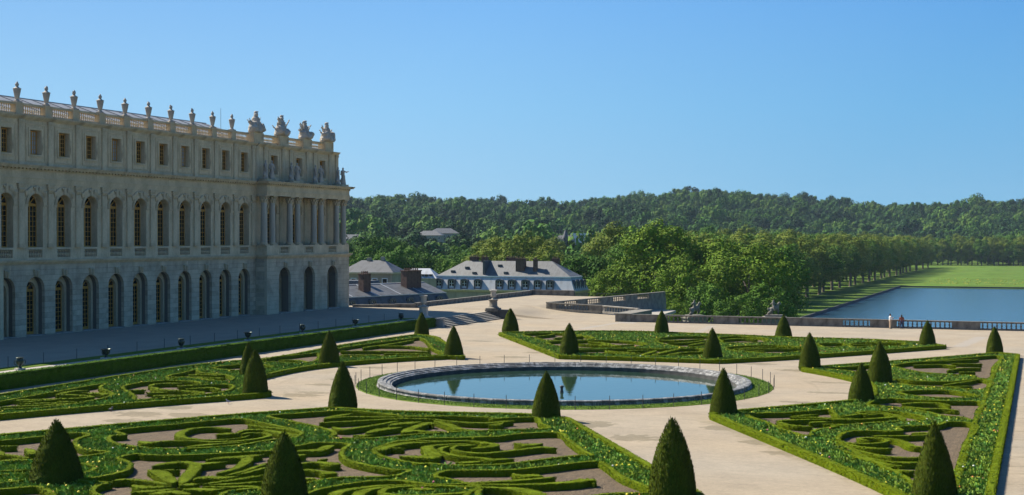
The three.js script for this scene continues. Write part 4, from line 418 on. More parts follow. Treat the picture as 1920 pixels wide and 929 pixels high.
// yews clipped to cones
function yewGeo(seed, pw) {
  const R = rngOf(seed), P = [], U = [], I = [], nv = 64, nu = 72, lp = [], ln = [];
  const rad = t => (1 - Math.pow(t, pw)) * 0.97 * (0.94 + 0.06 * sstep(0, 0.08, t)) + 0.07 * Math.sqrt(Math.max(0, 1 - t));
  const lean = (R() - 0.5) * 0.11, ecc = R() * 6.28;
  for (let j = 0; j <= nv; j++) for (let i = 0; i <= nu; i++) {
    const t = j / nv, a = 2 * Math.PI * (i % nu) / nu, c = Math.cos(a), s = Math.sin(a); let r = rad(t) * (1 + 0.055 * Math.cos(a * 2 + ecc)); const y = t;
    r += r > 0.02 ? noise(c * 1.5 * r + seed, y * 5, s * 1.5 * r) * 0.10 + noise(c * 6 * r, y * 18 + seed, s * 6 * r) * 0.05 + noise(c * 16 * r, y * 48 + seed, s * 16 * r) * 0.03 : 0;
    P.push(c * r + lean * t, y, s * r); U.push(a * 1.0, y * 3);
  }
  for (let j = 0; j < nv; j++) for (let i = 0; i < nu; i++) { const a = j * (nu + 1) + i, b = a + 1, c = a + nu + 1, d = c + 1; I.push(a, c, b, b, c, d); }
  const g = new THREE.BufferGeometry(); g.setAttribute('position', new THREE.Float32BufferAttribute(P, 3)); g.setAttribute('uv', new THREE.Float32BufferAttribute(U, 2)); g.setIndex(I); g.computeVertexNormals();
  for (let k = 0; k < 9000; k++) { const t = 1 - Math.sqrt(R()), a = R() * 6.2832, r = rad(t) + 0.005 + R() * 0.04, n = new THREE.Vector3(Math.cos(a), 0.35, Math.sin(a)); const c = new THREE.Vector3(Math.cos(a) * r + lean * t, t + (R() < 0.02 && t > 0.97 ? R() * 0.02 : 0), Math.sin(a) * r); const s = 0.052 + R() * 0.02, tt = new THREE.Vector3(R() - 0.5, R() + 0.2, R() - 0.5).normalize(), bb = new THREE.Vector3().crossVectors(tt, n).normalize(); const nn = n.clone().add(new THREE.Vector3(R() - 0.5, R() - 0.5, R() - 0.5)).normalize(); for (const p of [c.clone().addScaledVector(bb, -s * 0.35), c.clone().addScaledVector(bb, s * 0.35), c.clone().addScaledVector(tt, s * 0.5).addScaledVector(n, s * 0.5)]) { lp.push(p.x, p.y, p.z); ln.push(nn.x, nn.y, nn.z); } }
  const lg = new THREE.BufferGeometry(); lg.setAttribute('position', new THREE.Float32BufferAttribute(lp, 3)); lg.setAttribute('normal', new THREE.Float32BufferAttribute(ln, 3)); const lu = new Float32Array(lp.length / 3 * 2); for (let i = 0; i < lu.length; i += 6) { const u = R() * 40, v = R() * 40; for (let k = 0; k < 6; k++) lu[i + k] = (k % 2 ? v : u) + 0.001 * k; } lg.setAttribute('uv', new THREE.BufferAttribute(lu, 2));
  return mergeGeometries([g.toNonIndexed(), lg]);
}
const YEWS = [yewGeo(11, 1.65), yewGeo(12, 1.95), yewGeo(13, 2.15), yewGeo(14, 1.8), yewGeo(15, 2.05)];
const YH = [[2.89, 2.11], [2.95, 1.75], [3.5, 1.78], [3.08, 1.68], [2.9, 1.55], [2.98, 1.55], [3.1, 1.62], [3.21, 1.63], [2.65, 1.55], [2.6, 1.40], [3.26, 1.66], [2.83, 1.80], [3.05, 1.60], [2.87, 1.60], [2.72, 1.5], [2.58, 1.7], [2.62, 1.5], [3.22, 1.58], [2.72, 1.30], [2.97, 1.62], [2.92, 1.66], [2.68, 1.5]];
const YL = ['squat broad yew cone at the lower left corner of the photo', 'yew cone cut by the bottom edge, amid the foreground scrolls', 'tallest yew cone, at the bottom beside the gravel path', 'yew cone at the left tip of the foreground bed, before the pool', 'yew cone standing in front of the pool water, on the foreground bed',
  'yew cone at the near tip of the right bed, beside the pool rim', 'yew cone on the far tip of the right bed facing the pool', 'taller of the two middle yews of the right bed, behind the other', 'shorter middle yew of the right bed, at the edge of the gravel', 'yew cone at the far corner of the right bed, by its long straight hedge', 'large yew cone at the lower right, beside the straight flower border',
  'yew cone on the left tip of the bed behind the pool, right of the steps', 'yew cone at the near left corner of the bed behind the pool', 'yew cone at the near right corner of the bed behind the pool', 'yew cone on the far edge of the back bed, left of the two statues', 'yew cone on the far edge of the back bed, below the right statue', 'yew cone at the right tip of the back bed, near the two visitors',
  'yew cone at the near corner of the left bed, front one of a pair', 'yew cone half hidden behind another on the left bed', 'yew cone on the left bed, left of the pool', 'yew cone at the far tip of the left bed, below the steps', 'yew cone against the end of the tall clipped hedge'];
let yi = 0; const fw = [-Math.sin(YAW), -Math.cos(YAW)];
for (const b of BEDS) for (const [x, z] of b.yews) { const [h, w] = YH[yi], o = single('yew_cone', YEWS[yi % 5], M.yew, YL[yi], 'topiary', 'clipped yew cones of the garden', [x + fw[0] * w * 0.42, 0, z + fw[1] * w * 0.42], yi * 2.1); o.scale.set(w / 2, h, w / 2); yi++; }
// ---------------------------------------------------------------- the palace wing
// built along s (away from the camera, world -z), y up, d out of the wall (world +x)
const palace = thing('palace_wing', 'long three-storey limestone palace wing with arched windows and a columned end pavilion', 'palace', null, [-92.6, 0, 0], Math.PI / 2);
const Bx = (s0, s1, y0, y1, d0, d1) => boxUV(box(s0, s1, y0, y1, d0, d1));
const bay = k => 107.4 + 4.14 * (k - 1), BAYS = []; for (let k = 0; k <= 10; k++) BAYS.push(bay(k) - 0.05);
const AV0 = 147.25, AV1 = 168.7, AVD = 1.6, S0 = 101.9, AVB = [151.55, 157.78, 164.0];
const G0 = 1.0, G1 = 8.2, Y1a = 8.65, Y1b = 9.85, Y2 = 16.1, Y3 = 17.35, Y4 = 17.9, Y5 = 22.3, Y6 = 22.7, Y7 = 23.9;
function archPath(c, w, y0, spring, seg = 14) { const r = w / 2, p = [[c - r, y0], [c + r, y0]]; for (let i = 0; i <= seg; i++) { const a = Math.PI * i / seg; p.push([c + Math.cos(a) * r, spring + Math.sin(a) * r]); } return p; }
const pathOf = p => { const q = new THREE.Path(); q.setFromPoints(p.map(v => new THREE.Vector2(v[0], v[1]))); return q; };
function wallGeo(s0, s1, y0, y1, holes, d0, d1) {
  const sh = new THREE.Shape([[s0, y0], [s1, y0], [s1, y1], [s0, y1]].map(p => new THREE.Vector2(...p))); holes.forEach(h => sh.holes.push(pathOf(h)));
  const g = new THREE.ExtrudeGeometry(sh, { depth: d1 - d0, bevelEnabled: false }); g.translate(0, 0, d0); return boxUV(g);
}
// --- glazed leaves in an arch or a rectangle: a frame with pane openings, and the panes behind
function glazing(w, h, spring, cols, rows, foot) {
  const r = w / 2, out = spring == null ? [[-r, 0], [r, 0], [r, h], [-r, h]] : archPath(0, w, 0, spring, 14), sh = new THREE.Shape(out.map(p => new THREE.Vector2(p[0], p[1])));
  const top = spring == null ? h - 0.09 : spring - 0.12, y0 = foot, x0 = -r + 0.1, x1 = r - 0.1, mid = 0.065, holes = [];
  const half = cols / 2, pw = (x1 - mid) / half;
  for (const sd of [-1, 1]) for (let i = 0; i < half; i++) for (let j = 0; j < rows; j++) { const a = mid + i * pw + (i ? 0.022 : 0), b = mid + (i + 1) * pw - (i < half - 1 ? 0.022 : 0), ph = (top - y0) / rows, c = y0 + j * ph + 0.022, d = y0 + (j + 1) * ph - 0.022; const xa = sd > 0 ? a : -b, xb = sd > 0 ? b : -a; holes.push([[xa, c], [xb, c], [xb, d], [xa, d]]); }
  if (spring != null) for (let i = 0; i < 4; i++) { const a0 = Math.PI * i / 4 + (i ? 0.045 : 0.02), a1 = Math.PI * (i + 1) / 4 - (i < 3 ? 0.045 : 0.02), r0 = 0.16, r1 = r - 0.1, p = []; for (let k = 0; k <= 5; k++) { const a = lerp(a0, a1, k / 5); p.push([Math.cos(a) * r1, spring + 0.1 + Math.sin(a) * (r1 - 0.08)]); } const am = (a0 + a1) / 2; p.push([Math.cos(am) * r0, spring + 0.1 + Math.sin(am) * r0]); holes.push(p); }
  holes.forEach(p => sh.holes.push(pathOf(p)));
  const frame = new THREE.ExtrudeGeometry(sh, { depth: 0.07, bevelEnabled: false });
  const sg = new THREE.ShapeGeometry(new THREE.Shape(out.map(p => new THREE.Vector2(p[0] * 0.98, p[1])))); sg.translate(0, 0, 0.02);
  return [frame, sg];
}
function window_(parent, name, gl, s, y, d, glassMat = M.glass) { const f = part(parent, name, gl[0], M.frame, [s, y, d]); part(f, 'pane', gl[1], glassMat); return f; }
const glGround = glazing(2.0, 5.75, 4.65, 4, 9, 0.55), glUpper = glazing(2.06, 5.2, 4.2, 4, 8, 0.12), glAttic = glazing(1.42, 2.32, null, 4, 5, 0.09);
// --- ground floor: recessed joints behind proud courses of stone
const gw = 2.6, gs = 5.72, holesG = BAYS.map(c => archPath(c, gw, G0 - 0.2, gs));
part(palace, 'ground_wall', wallGeo(S0, AV0 + 0.2, G0 - 0.4, G1, BAYS.map(c => archPath(c, gw + 0.02, G0 - 0.3, gs)), -0.8, -0.045), M.joint);
part(palace, 'door_reveal', wallGeo(S0, AV0 + 0.2, G0 - 0.35, G1 - 0.1, BAYS.map(c => archPath(c, 2.06, G0 - 0.25, 5.45)), -1.35, -0.8), M.facade);
const edgeAt = (c, w, spring, y, side) => { const r = w / 2; if (y <= spring) return c + side * r; const t = y - spring; return t >= r ? c : c + side * Math.sqrt(r * r - t * t); };
function courses(s0, s1, openings, w, spring, y0, y1, n, dz, seed) {
  const h = (y1 - y0) / n; let q = seed;
  for (let j = 0; j < n; j++) {
    const ya = y0 + j * h + 0.012, yb = y0 + (j + 1) * h - 0.012, crown = spring + w / 2, over = ya > crown - 0.05;
    const cuts = over ? [] : openings, L = [s0, ...cuts], Rr = [...cuts, s1];
    for (let i = 0; i < L.length; i++) {
      const p = [], m = 5; for (let k = 0; k <= m; k++) { const y = lerp(ya, yb, k / m); p.push([i === 0 ? s0 : edgeAt(L[i], w, spring, y, 1), y]); }
      for (let k = m; k >= 0; k--) { const y = lerp(ya, yb, k / m); p.push([i === L.length - 1 ? s1 : edgeAt(Rr[i], w, spring, y, -1), y]); }
      if (over) { const nb = Math.max(2, Math.round((s1 - s0) / 2.07)); for (let b = 0; b < nb; b++) { const a = lerp(s0, s1, b / nb) + 0.006, e = lerp(s0, s1, (b + 1) / nb) - 0.006; part(palace, 'stone_block', boxUV(box(a, e, ya, yb, dz - 0.35, dz)), M.course[(q = q * 7 + 3 & 1023) % 4]); } break; }
      const w2 = p[p.length - 1][0] - p[0][0]; if (w2 < 0.05) continue;
      const g = new THREE.ExtrudeGeometry(new THREE.Shape(p.map(v => new THREE.Vector2(...v))), { depth: 0.35, bevelEnabled: false }); g.translate(0, 0, dz - 0.35); part(palace, 'stone_block', boxUV(g), M.course[(q = q * 7 + 3 & 1023) % 4]);
    }
  }
}
courses(S0, AV0, BAYS, gw, gs, G0 - 0.25, G1, 14, 0, 5);
const ringGeo = (r0, r1, d0, d1, a0 = 0, a1 = Math.PI) => { const sh = new THREE.Shape(); sh.absarc(0, 0, r1, a0, a1, false); sh.absarc(0, 0, r0, a1, a0, true); const g = new THREE.ExtrudeGeometry(sh, { depth: d1 - d0, bevelEnabled: false, curveSegments: 16 }); g.translate(0, 0, d0); return boxUV(g); };
const keyGeo = (() => { const sh = new THREE.Shape([[-0.2, 0], [0.2, 0], [0.3, 0.62], [-0.3, 0.62]].map(p => new THREE.Vector2(...p))), g = new THREE.ExtrudeGeometry(sh, { depth: 0.28, bevelEnabled: true, bevelSize: 0.03, bevelThickness: 0.03, bevelSegments: 1 }); return boxUV(g); })();
const scrollFace = sdfMesh(bones([[[0, 0.1, 0.1], [0, 0.4, 0.16], 0.15, 0.17], [[-0.14, 0.5, 0.08], [0.14, 0.5, 0.08], 0.1], [[0, 0.05, 0.12], [0, -0.02, 0.1], 0.08]], 0.06), [-0.45, -0.3, -0.2], [0.45, 0.8, 0.5], 0.05);
for (const c of BAYS) { window_(palace, 'french_window', glGround, c, 0.98, -1.2); const k = part(palace, 'keystone', keyGeo, M.trim, [c, 7.06, -0.05]); part(k, 'carved_mask', scrollFace, M.trim, [0, 0.05, 0.2]); part(palace, 'door_step', Bx(c - 1.25, c + 1.25, 0.9, 1.28, -1.3, 0.18), M.step); }
// --- a projecting bay at the near end of the wing, cut by the frame
part(palace, 'projecting_pier', boxUV(merge([box(88, 102.0, 0.9, G1, -3, 0.85), box(88, 102.0, 9.8, Y2 + 1.2, -3, 0.6), box(88, 102.1, Y4, Y5, -3, 0.5)])), M.facade);
// --- bands that run along the whole wing (stepped mouldings)
function band(name, steps, s0, s1, base, mat = M.trim) { part(palace, name, boxUV(merge(steps.map(([y0, y1, o]) => box(s0 - (base > 0.3 ? o : 0), s1 + o * 0, y0, y1, -0.9, base + o)))), mat); }
const stringSteps = [[8.2, 8.32, 0.06], [8.32, 8.44, 0.18], [8.44, 8.58, 0.34], [8.58, 8.65, 0.4]];
const corniceSteps = [[17.35, 17.47, 0.14], [17.60, 17.74, 0.50], [17.74, 17.84, 0.60], [17.84, 17.9, 0.66]];
const archiSteps = [[16.1, 16.35, 0.06], [16.35, 16.6, 0.10], [16.6, 16.72, 0.18], [16.72, 17.35, 0.05]];
const atticSteps = [[22.3, 22.42, 0.10], [22.42, 22.55, 0.24], [22.55, 22.64, 0.36], [22.64, 22.7, 0.40]];
for (const [s0, s1, base] of [[88, AV0, 0], [AV0, AV1, AVD]]) {
  band('string_course', stringSteps, s0, s1, base); band('architrave', archiSteps, s0, s1, base + 0.02, M.facade); band('cornice', corniceSteps, s0, s1, base + 0.02);
  const dent = []; for (let s = s0 + 0.1; s < s1 - 0.1; s += 0.52) dent.push(box(s, s + 0.28, 17.47, 17.6, base, base + 0.40)); dent.push(box(s0, s1, 17.47, 17.6, -0.9, base + 0.1)); const dm = part(palace, 'dentil_row', boxUV(merge(dent)), M.trim); dm.userData.kind = 'stuff';
}
band('string_course', stringSteps, 88, 102.0, 0.85); band('cornice', corniceSteps, 88, 102.05, 0.62);
part(palace, 'cornice_return', boxUV(merge([...corniceSteps, ...stringSteps].map(([y0, y1, o]) => box(AV1 - 0.3, AV1 + o, y0, y1, -18, AVD + 0.02 + o)))), M.trim);
band('attic_cornice', atticSteps, 88, AV0, 0); band('attic_cornice', atticSteps, AV0 + 0.1, AV1 - 0.4, 0.12);
// --- pedestal zone with baluster panels under the upper windows
const balGeo = lathe([[0.0, 0], [0.075, 0], [0.075, 0.05], [0.045, 0.1], [0.085, 0.24], [0.09, 0.32], [0.04, 0.46], [0.035, 0.5], [0.04, 0.54], [0.075, 0.66], [0.075, 0.72], [0, 0.72]], 8);
const panelOf = (n, w) => { const l = []; for (let i = 0; i < n; i++) { const g = balGeo.clone(); g.translate((i + 0.5) / n * w - w / 2, 0, 0); l.push(g); } return boxUV(merge(l)); };
part(palace, 'pedestal_wall', wallGeo(S0, AV0, Y1a, Y1b, BAYS.map(c => [[c - 0.98, 8.88], [c + 0.98, 8.88], [c + 0.98, 9.66], [c - 0.98, 9.66]]), -0.7, 0), M.facade);
part(palace, 'panel_backing', Bx(S0, AV0, Y1a, Y1b, -1.0, -0.45), M.joint);
const pan8 = panelOf(8, 1.9); for (const c of BAYS) { const b = part(palace, 'baluster_panel', pan8, M.trim, [c, 8.90, -0.16]); b.userData.kind = 'stuff'; }
// --- upper floor
const uw = 2.15, us = 14.05;
part(palace, 'upper_wall', wallGeo(S0, AV0 + 0.1, Y1b, Y2, BAYS.map(c => archPath(c, uw, Y1b + 0.02, us)), -0.75, 0), M.facade);
part(palace, 'window_reveal', wallGeo(S0, AV0 + 0.1, Y1b, Y2, BAYS.map(c => archPath(c, 2.0, Y1b + 0.02, us)), -1.3, -0.75), M.facade);
const archivolt = ringGeo(1.09, 1.4, -0.02, 0.09), relief = (() => { const R = rngOf(9), l = []; for (const sd of [-1, 1]) for (let i = 0; i < 7; i++) { const t = i / 6; l.push([[sd * (0.5 + t * 0.8), 1.25 - t * 0.5 + R() * 0.2, 0], [sd * (0.6 + t * 0.85), 1.45 - t * 0.45 + R() * 0.3, 0.03], 0.09, 0.13]); } l.push([[0, 1.2, 0.05], [0, 1.75, 0.1], 0.2, 0.16], [[-0.25, 1.7, 0.03], [0.25, 1.7, 0.03], 0.12]); return boxUV(sdfMesh(bones(l, 0.04), [-1.7, 0.4, -0.2], [1.7, 2.1, 0.35], 0.06)); })();
const capGeo = (w) => { const l = []; for (let r = 0; r < 2; r++) for (let i = 0; i < 5; i++) { const x = (i - 2) / 2 * w * (0.34 + r * 0.08); l.push([[x, 0.08 + r * 0.32, 0.02], [x * 1.12, 0.36 + r * 0.30, 0.12], 0.08, 0.10]); } l.push([[-w * 0.55, 0.78, 0.08], [w * 0.55, 0.78, 0.08], 0.09], [[-w * 0.42, 0.1, 0], [w * 0.42, 0.1, 0], 0.07], [[-w * 0.45, 0.5, 0], [w * 0.45, 0.5, 0], 0.1]); return boxUV(merge([sdfMesh(bones(l, 0.03), [-w, -0.1, -0.25], [w, 1.0, 0.4], 0.05), box(-w * 0.64, w * 0.64, 0.8, 0.92, -0.05, 0.22)])); };
const pilShaft = Bx(-0.36, 0.36, 0.4, 5.33, -0.05, 0.17), pilBase = boxUV(merge([box(-0.46, 0.46, 0, 0.2, -0.05, 0.27), box(-0.42, 0.42, 0.2, 0.31, -0.05, 0.24), box(-0.39, 0.39, 0.31, 0.4, -0.05, 0.2)])), pilCap = capGeo(0.8);
const pilaster = (s, d) => { const p = part(palace, 'pilaster', pilShaft, M.facade, [s, Y1b, d]); part(p, 'base', pilBase, M.trim); part(p, 'capital', pilCap, M.trim, [0, 5.33, 0.06]); };
const impost = (a, b, d) => part(palace, 'impost', boxUV(merge([box(a, b, 13.85, 14.0, d - 0.1, d + 0.07), box(a, b, 14.0, 14.08, d - 0.1, d + 0.11)])), M.trim);
for (let k = 0; k <= 10; k++) { const c = BAYS[k]; window_(palace, 'arched_window', glUpper, c, Y1b, -0.82); part(palace, 'archivolt', archivolt, M.trim, [c, us, 0]); part(palace, 'carved_relief', relief, M.trim, [c, us, 0.02]); if (k < 10) pilaster(c + 2.07, 0); impost(c - 1.7, c - 1.08, 0); impost(c + 1.08, c + 1.7, 0); }
pilaster(146.55, 0);
// --- attic floor
const atticHoles = c => [[c - 0.76, 18.95], [c + 0.76, 18.95], [c + 0.76, 21.35], [c - 0.76, 21.35]], AC = [...BAYS, ...AVB];
part(palace, 'attic_wall', wallGeo(S0, AV1 - 0.4, Y4, Y5, AC.map(atticHoles), -0.9, 0.02), M.facade);
const frameAttic = boxUV(merge([box(-1.02, -0.80, -0.2, 2.62, -0.02, 0.07), box(0.80, 1.02, -0.2, 2.62, -0.02, 0.07), box(-0.80, 0.80, 2.42, 2.62, -0.02, 0.07), box(-0.80, 0.80, -0.2, -0.02, -0.02, 0.1)]));
const sunk = (w) => boxUV(merge([box(-w, -w + 0.1, -0.7, 3.0, -0.02, 0.05), box(w - 0.1, w, -0.7, 3.0, -0.02, 0.05), box(-w + 0.1, w - 0.1, 2.9, 3.0, -0.02, 0.05), box(-w + 0.1, w - 0.1, -0.7, -0.6, -0.02, 0.05)])), sunkG = sunk(1.38);
AC.forEach((c, i) => { window_(palace, 'attic_window', glAttic, c, 18.98, -0.52, i % 3 === 1 && i < 9 ? M.blind : M.glass); part(palace, 'window_surround', frameAttic, M.trim, [c, 18.95, 0.02]); part(palace, 'panel_moulding', sunkG, M.trim, [c, 18.95, 0.02]); });
const atPil = boxUV(merge([box(-0.4, 0.4, 0, 0.3, -0.05, 0.2), box(-0.35, 0.35, 0.3, 4.1, -0.05, 0.15), box(-0.4, 0.4, 4.1, 4.4, -0.05, 0.22)]));
for (let k = 0; k <= 10; k++) part(palace, 'attic_pilaster', atPil, M.facade, [k < 10 ? BAYS[k] + 2.07 : 146.6, Y4, 0.02]);
for (const c of [148.4, 154.65, 160.85, 167.0]) for (const o of [-0.95, 0.95]) part(palace, 'attic_pilaster', atPil, M.facade, [c + o, Y4, 0.02]);
// --- end pavilion: ground block with three deep arches, columns above
part(palace, 'pavilion_base', wallGeo(AV0 + 0.04, AV1 - 0.04, G0 - 0.4, G1, AVB.map(c => archPath(c, 2.92, G0 - 0.35, 5.6)), 0.2, AVD - 0.045), M.joint);
courses(AV0, AV1, AVB, 2.9, 5.6, G0 - 0.25, G1, 14, AVD, 77);
part(palace, 'side_wall', boxUV(merge([box(AV0 + 0.01, AV0 + 0.3, 0.8, G1, -0.9, AVD - 0.02), box(AV0 + 0.01, AV0 + 0.3, Y1a, Y1b, -0.9, AVD - 0.02)])), M.facade);
{ const h = (G1 - 0.75) / 14; for (let j = 0; j < 14; j++) { part(palace, 'stone_block', Bx(AV0 - 0.03, AV0 + 0.2, 0.75 + j * h + 0.012, 0.75 + (j + 1) * h - 0.012, 0.0, AVD - 0.36), M.course[(j * 3 + 1) % 4]); } }
for (const c of AVB) { part(palace, 'niche_back', wallGeo(c - 1.6, c + 1.6, 0.9, 7.6, [archPath(c, 2.0, 0.85, 5.3)], -0.55, -0.3), M.facade); part(palace, 'niche_wall', boxUV(merge([box(c - 1.62, c - 1.46, 0.9, 7.2, -0.55, 0.3), box(c + 1.46, c + 1.62, 0.9, 7.2, -0.55, 0.3), box(c - 1.6, c + 1.6, 7.06, 7.2, -0.55, 0.3)])), M.facade); window_(palace, 'french_window', glGround, c, 0.98, -0.7); const k = part(palace, 'keystone', keyGeo, M.trim, [c, 7.07, AVD - 0.05]); part(k, 'carved_mask', scrollFace, M.trim, [0, 0.05, 0.2]); part(palace, 'door_step', Bx(c - 1.5, c + 1.5, 0.9, 1.3, -0.5, AVD + 0.3), M.step); }
part(palace, 'pavilion_floor', Bx(AV0, AV1, 8.2, 8.64, -0.8, AVD - 0.02), M.facade);
part(palace, 'pavilion_pedestal', wallGeo(AV0, AV1, Y1a, Y1b, [151.5, 157.75, 163.98].map(c => [[c - 0.98, 8.88], [c + 0.98, 8.88], [c + 0.98, 9.66], [c - 0.98, 9.66]]), AVD - 0.45, AVD), M.facade);
for (const c of [151.5, 157.75, 163.98]) { const b = part(palace, 'baluster_panel', pan8, M.trim, [c, 8.9, AVD - 0.2]); b.userData.kind = 'stuff'; part(palace, 'panel_moulding', boxUV(merge([box(c - 1.25, c - 1.15, 8.8, 9.75, AVD - 0.01, AVD + 0.05), box(c + 1.15, c + 1.25, 8.8, 9.75, AVD - 0.01, AVD + 0.05)])), M.trim); }
part(palace, 'loggia_wall', wallGeo(AV0 - 0.2, AV1 - 0.2, Y1b, Y2, AVB.map(c => archPath(c, uw, Y1b + 0.02, us)), -0.7, -0.3), M.facade);
for (const c of AVB) { window_(palace, 'arched_window', glUpper, c, Y1b, -0.75); part(palace, 'archivolt', archivolt, M.trim, [c, us, -0.29]); impost(c - 1.7, c - 1.08, -0.3); impost(c + 1.08, c + 1.7, -0.3); }
const COLS = [147.45, 149.4, 153.65, 155.65, 159.9, 161.8, 166.1, 168.05];
const shaft = (() => { const p = []; for (let i = 0; i <= 10; i++) { const t = i / 10; p.push([0.40 * (1 - 0.14 * t * t), 0.42 + t * 4.95]); } return lathe(p, 24); })(), colBase = boxUV(merge([box(-0.52, 0.52, 0, 0.16, -0.52, 0.52), lathe([[0.5, 0.16], [0.52, 0.22], [0.5, 0.28], [0.43, 0.31], [0.46, 0.36], [0.42, 0.42], [0, 0.42]], 20)]));
const colCap = (() => { const l = []; for (let r = 0; r < 2; r++) for (let i = 0; i < 8; i++) { const a = i * Math.PI / 4 + r * 0.39; l.push([[Math.cos(a) * 0.33, 0.05 + r * 0.3, Math.sin(a) * 0.33], [Math.cos(a) * (0.46 + r * 0.06), 0.34 + r * 0.3, Math.sin(a) * (0.46 + r * 0.06)], 0.07, 0.09]); } l.push([[0, 0, 0], [0, 0.75, 0], 0.34, 0.4]); return boxUV(merge([sdfMesh(bones(l, 0.03), [-0.75, -0.4, -0.75], [0.75, 1.2, 0.75], 0.055), box(-0.55, 0.55, 0.76, 0.88, -0.55, 0.55)])); })();
M.column = std({ map: M.marble.map, roughness: 0.55, color: rgb(0.98, 0.93, 0.85) });
for (const s of COLS) { const c = part(palace, 'column', shaft, M.column, [s, Y1b, AVD - 0.55]); part(c, 'base', colBase, M.trim); part(c, 'capital', colCap, M.trim, [0, 5.37, 0]); pilaster(s, -0.32); }
part(palace, 'loggia_ceiling', Bx(AV0, AV1, Y2, Y2 + 0.2, -0.7, AVD - 0.02), M.facade);
part(palace, 'loggia_roof', Bx(AV0 - 0.05, AV1 + 0.1, 17.6, 17.93, -0.5, AVD + 0.4), M.lead);
for (const c of [148.4, 154.65, 160.85, 167.05]) part(palace, 'statue_plinth', Bx(c - 1.3, c + 1.3, Y4, 18.2, 0.55, 1.75), M.trim);
// --- end and rear walls, attic back
part(palace, 'end_wall', boxUV(merge([box(AV1 - 0.6, AV1 - 0.03, 0.6, G1, -18, AVD - 0.36), box(AV1 - 0.8, AV1 - 0.25, Y1a - 0.45, Y2, -18, -0.3), box(AV1 - 0.8, AV1 - 0.41, Y2, Y6, -18, 0.0), box(88, AV1 - 0.8, 0.6, Y6, -18.5, -18)])), M.facade);
// --- balustrade on the roof edge
const roofBal = panelOf(9, 2.7), railG = (w) => boxUV(merge([box(-w / 2, w / 2, 0, 0.22, -0.22, 0.22), box(-w / 2, w / 2, 0.98, 1.2, -0.24, 0.24)]));
const pierG = boxUV(merge([box(-0.55, 0.55, 0, 0.24, -0.34, 0.34), box(-0.5, 0.5, 0.24, 1.02, -0.3, 0.3), box(-0.57, 0.57, 1.02, 1.2, -0.36, 0.36)])), rail3 = railG(3.0);
const RD = -0.45;
for (let k = -3; k <= 10; k++) { const c = bay(k); const rl = part(palace, 'balustrade_rail', rail3, M.trim, [c, Y6, RD]); const b = part(rl, 'balusters', roofBal, M.trim, [0, 0.24, 0]); b.userData.kind = 'stuff'; if (k < 10) part(palace, 'balustrade_pier', pierG, M.trim, [c + 2.07, Y6, RD]); }
const tPier = Bx(-1.15, 1.15, 0, 1.3, -0.6, 0.55), TRO = [147.6, 153.7, 159.7, 165.6];
TRO.forEach((s, i) => { part(palace, 'trophy_pedestal', tPier, M.trim, [s, Y6, -0.3]); if (i < 3) { const rl = part(palace, 'balustrade_rail', railG(3.72), M.trim, [s + 3.02, Y6, -0.3]); const b = part(rl, 'balusters', panelOf(10, 3.0), M.trim, [0, 0.24, 0]); b.userData.kind = 'stuff'; } });
// --- roof of grey lead behind the balustrade
{
  const sh = [[-0.9, 22.5], [-2.2, 23.15], [-8.6, 25.4], [-9.6, 25.55], [-18, 22.6]], P = [], I = []; const a = sh.length;
  for (const [s, sc] of [[70, 1], [149.5, 1], [156, 0.02]]) for (const [d, y] of sh) P.push(s, 22.5 + (y - 22.5) * sc + 0.1, d);
  for (let k = 0; k < 2; k++) for (let i = 0; i < a - 1; i++) { const p = k * a + i; I.push(p, p + a, p + 1, p + 1, p + a, p + a + 1); }
  const g = new THREE.BufferGeometry(); g.setAttribute('position', new THREE.Float32BufferAttribute(P, 3)); g.setIndex(I); g.computeVertexNormals(); part(palace, 'roof', boxUV(g), M.lead);
  part(palace, 'roof_flat', Bx(88, AV1 - 0.8, 22.3, 22.52, -18, -0.5), M.lead);
  const seams = []; for (let s = 100; s < 150; s += 2.4) { const q = box(-0.05, 0.05, 0, 0.06, 0, 6.9); q.rotateX(0.337); q.translate(s, 25.5, -8.6); seams.push(q); } part(palace, 'roof_seams', boxUV(merge(seams)), M.lead);
  part(palace, 'roof_ridge', Bx(88, 149.5, 25.5, 25.64, -9.4, -8.8), M.lead);
}
single('roof_mast', lathe([[0, 0], [0.03, 0], [0.02, 4.4], [0, 4.4]], 6), M.iron, 'thin vertical mast on the palace roof', 'mast', null, [-96.5, 22.6, -145.4]);
// ---------------------------------------------------------------- sculpture and stone vases on the palace
const vaseProto = thing('flaming_urn', 'stone urn', 'urn', 'stone urns along the palace roof', [0, -50, 0]);
part(vaseProto, 'body', boxUV(merge([box(-0.36, 0.36, 0, 0.14, -0.36, 0.36), lathe([[0, 0.14], [0.3, 0.14], [0.26, 0.22], [0.15, 0.3], [0.19, 0.36], [0.23, 0.5], [0.33, 1.0], [0.37, 1.18], [0.35, 1.26], [0.41, 1.3], [0.41, 1.36], [0.28, 1.42], [0.16, 1.5], [0.13, 1.58], [0, 1.58]], 18)])), M.statue);
part(vaseProto, 'stone_flame', boxUV(sdfMesh(bones([[[0, 1.55, 0], [0, 1.72, 0], 0.12, 0.19], [[0, 1.78, 0], [0.05, 2.0, 0.02], 0.16, 0.06], [[0.06, 1.75, 0.06], [0.14, 1.9, 0.05], 0.09, 0.04], [[-0.08, 1.75, 0], [-0.12, 1.92, -0.04], 0.09, 0.04]], 0.04), [-0.35, 1.3, -0.35], [0.35, 2.15, 0.35], 0.04)), M.statue);
const VL = ['leftmost', 'second', 'third', 'fourth', 'fifth', 'sixth', 'seventh', 'eighth', 'ninth', 'tenth'];
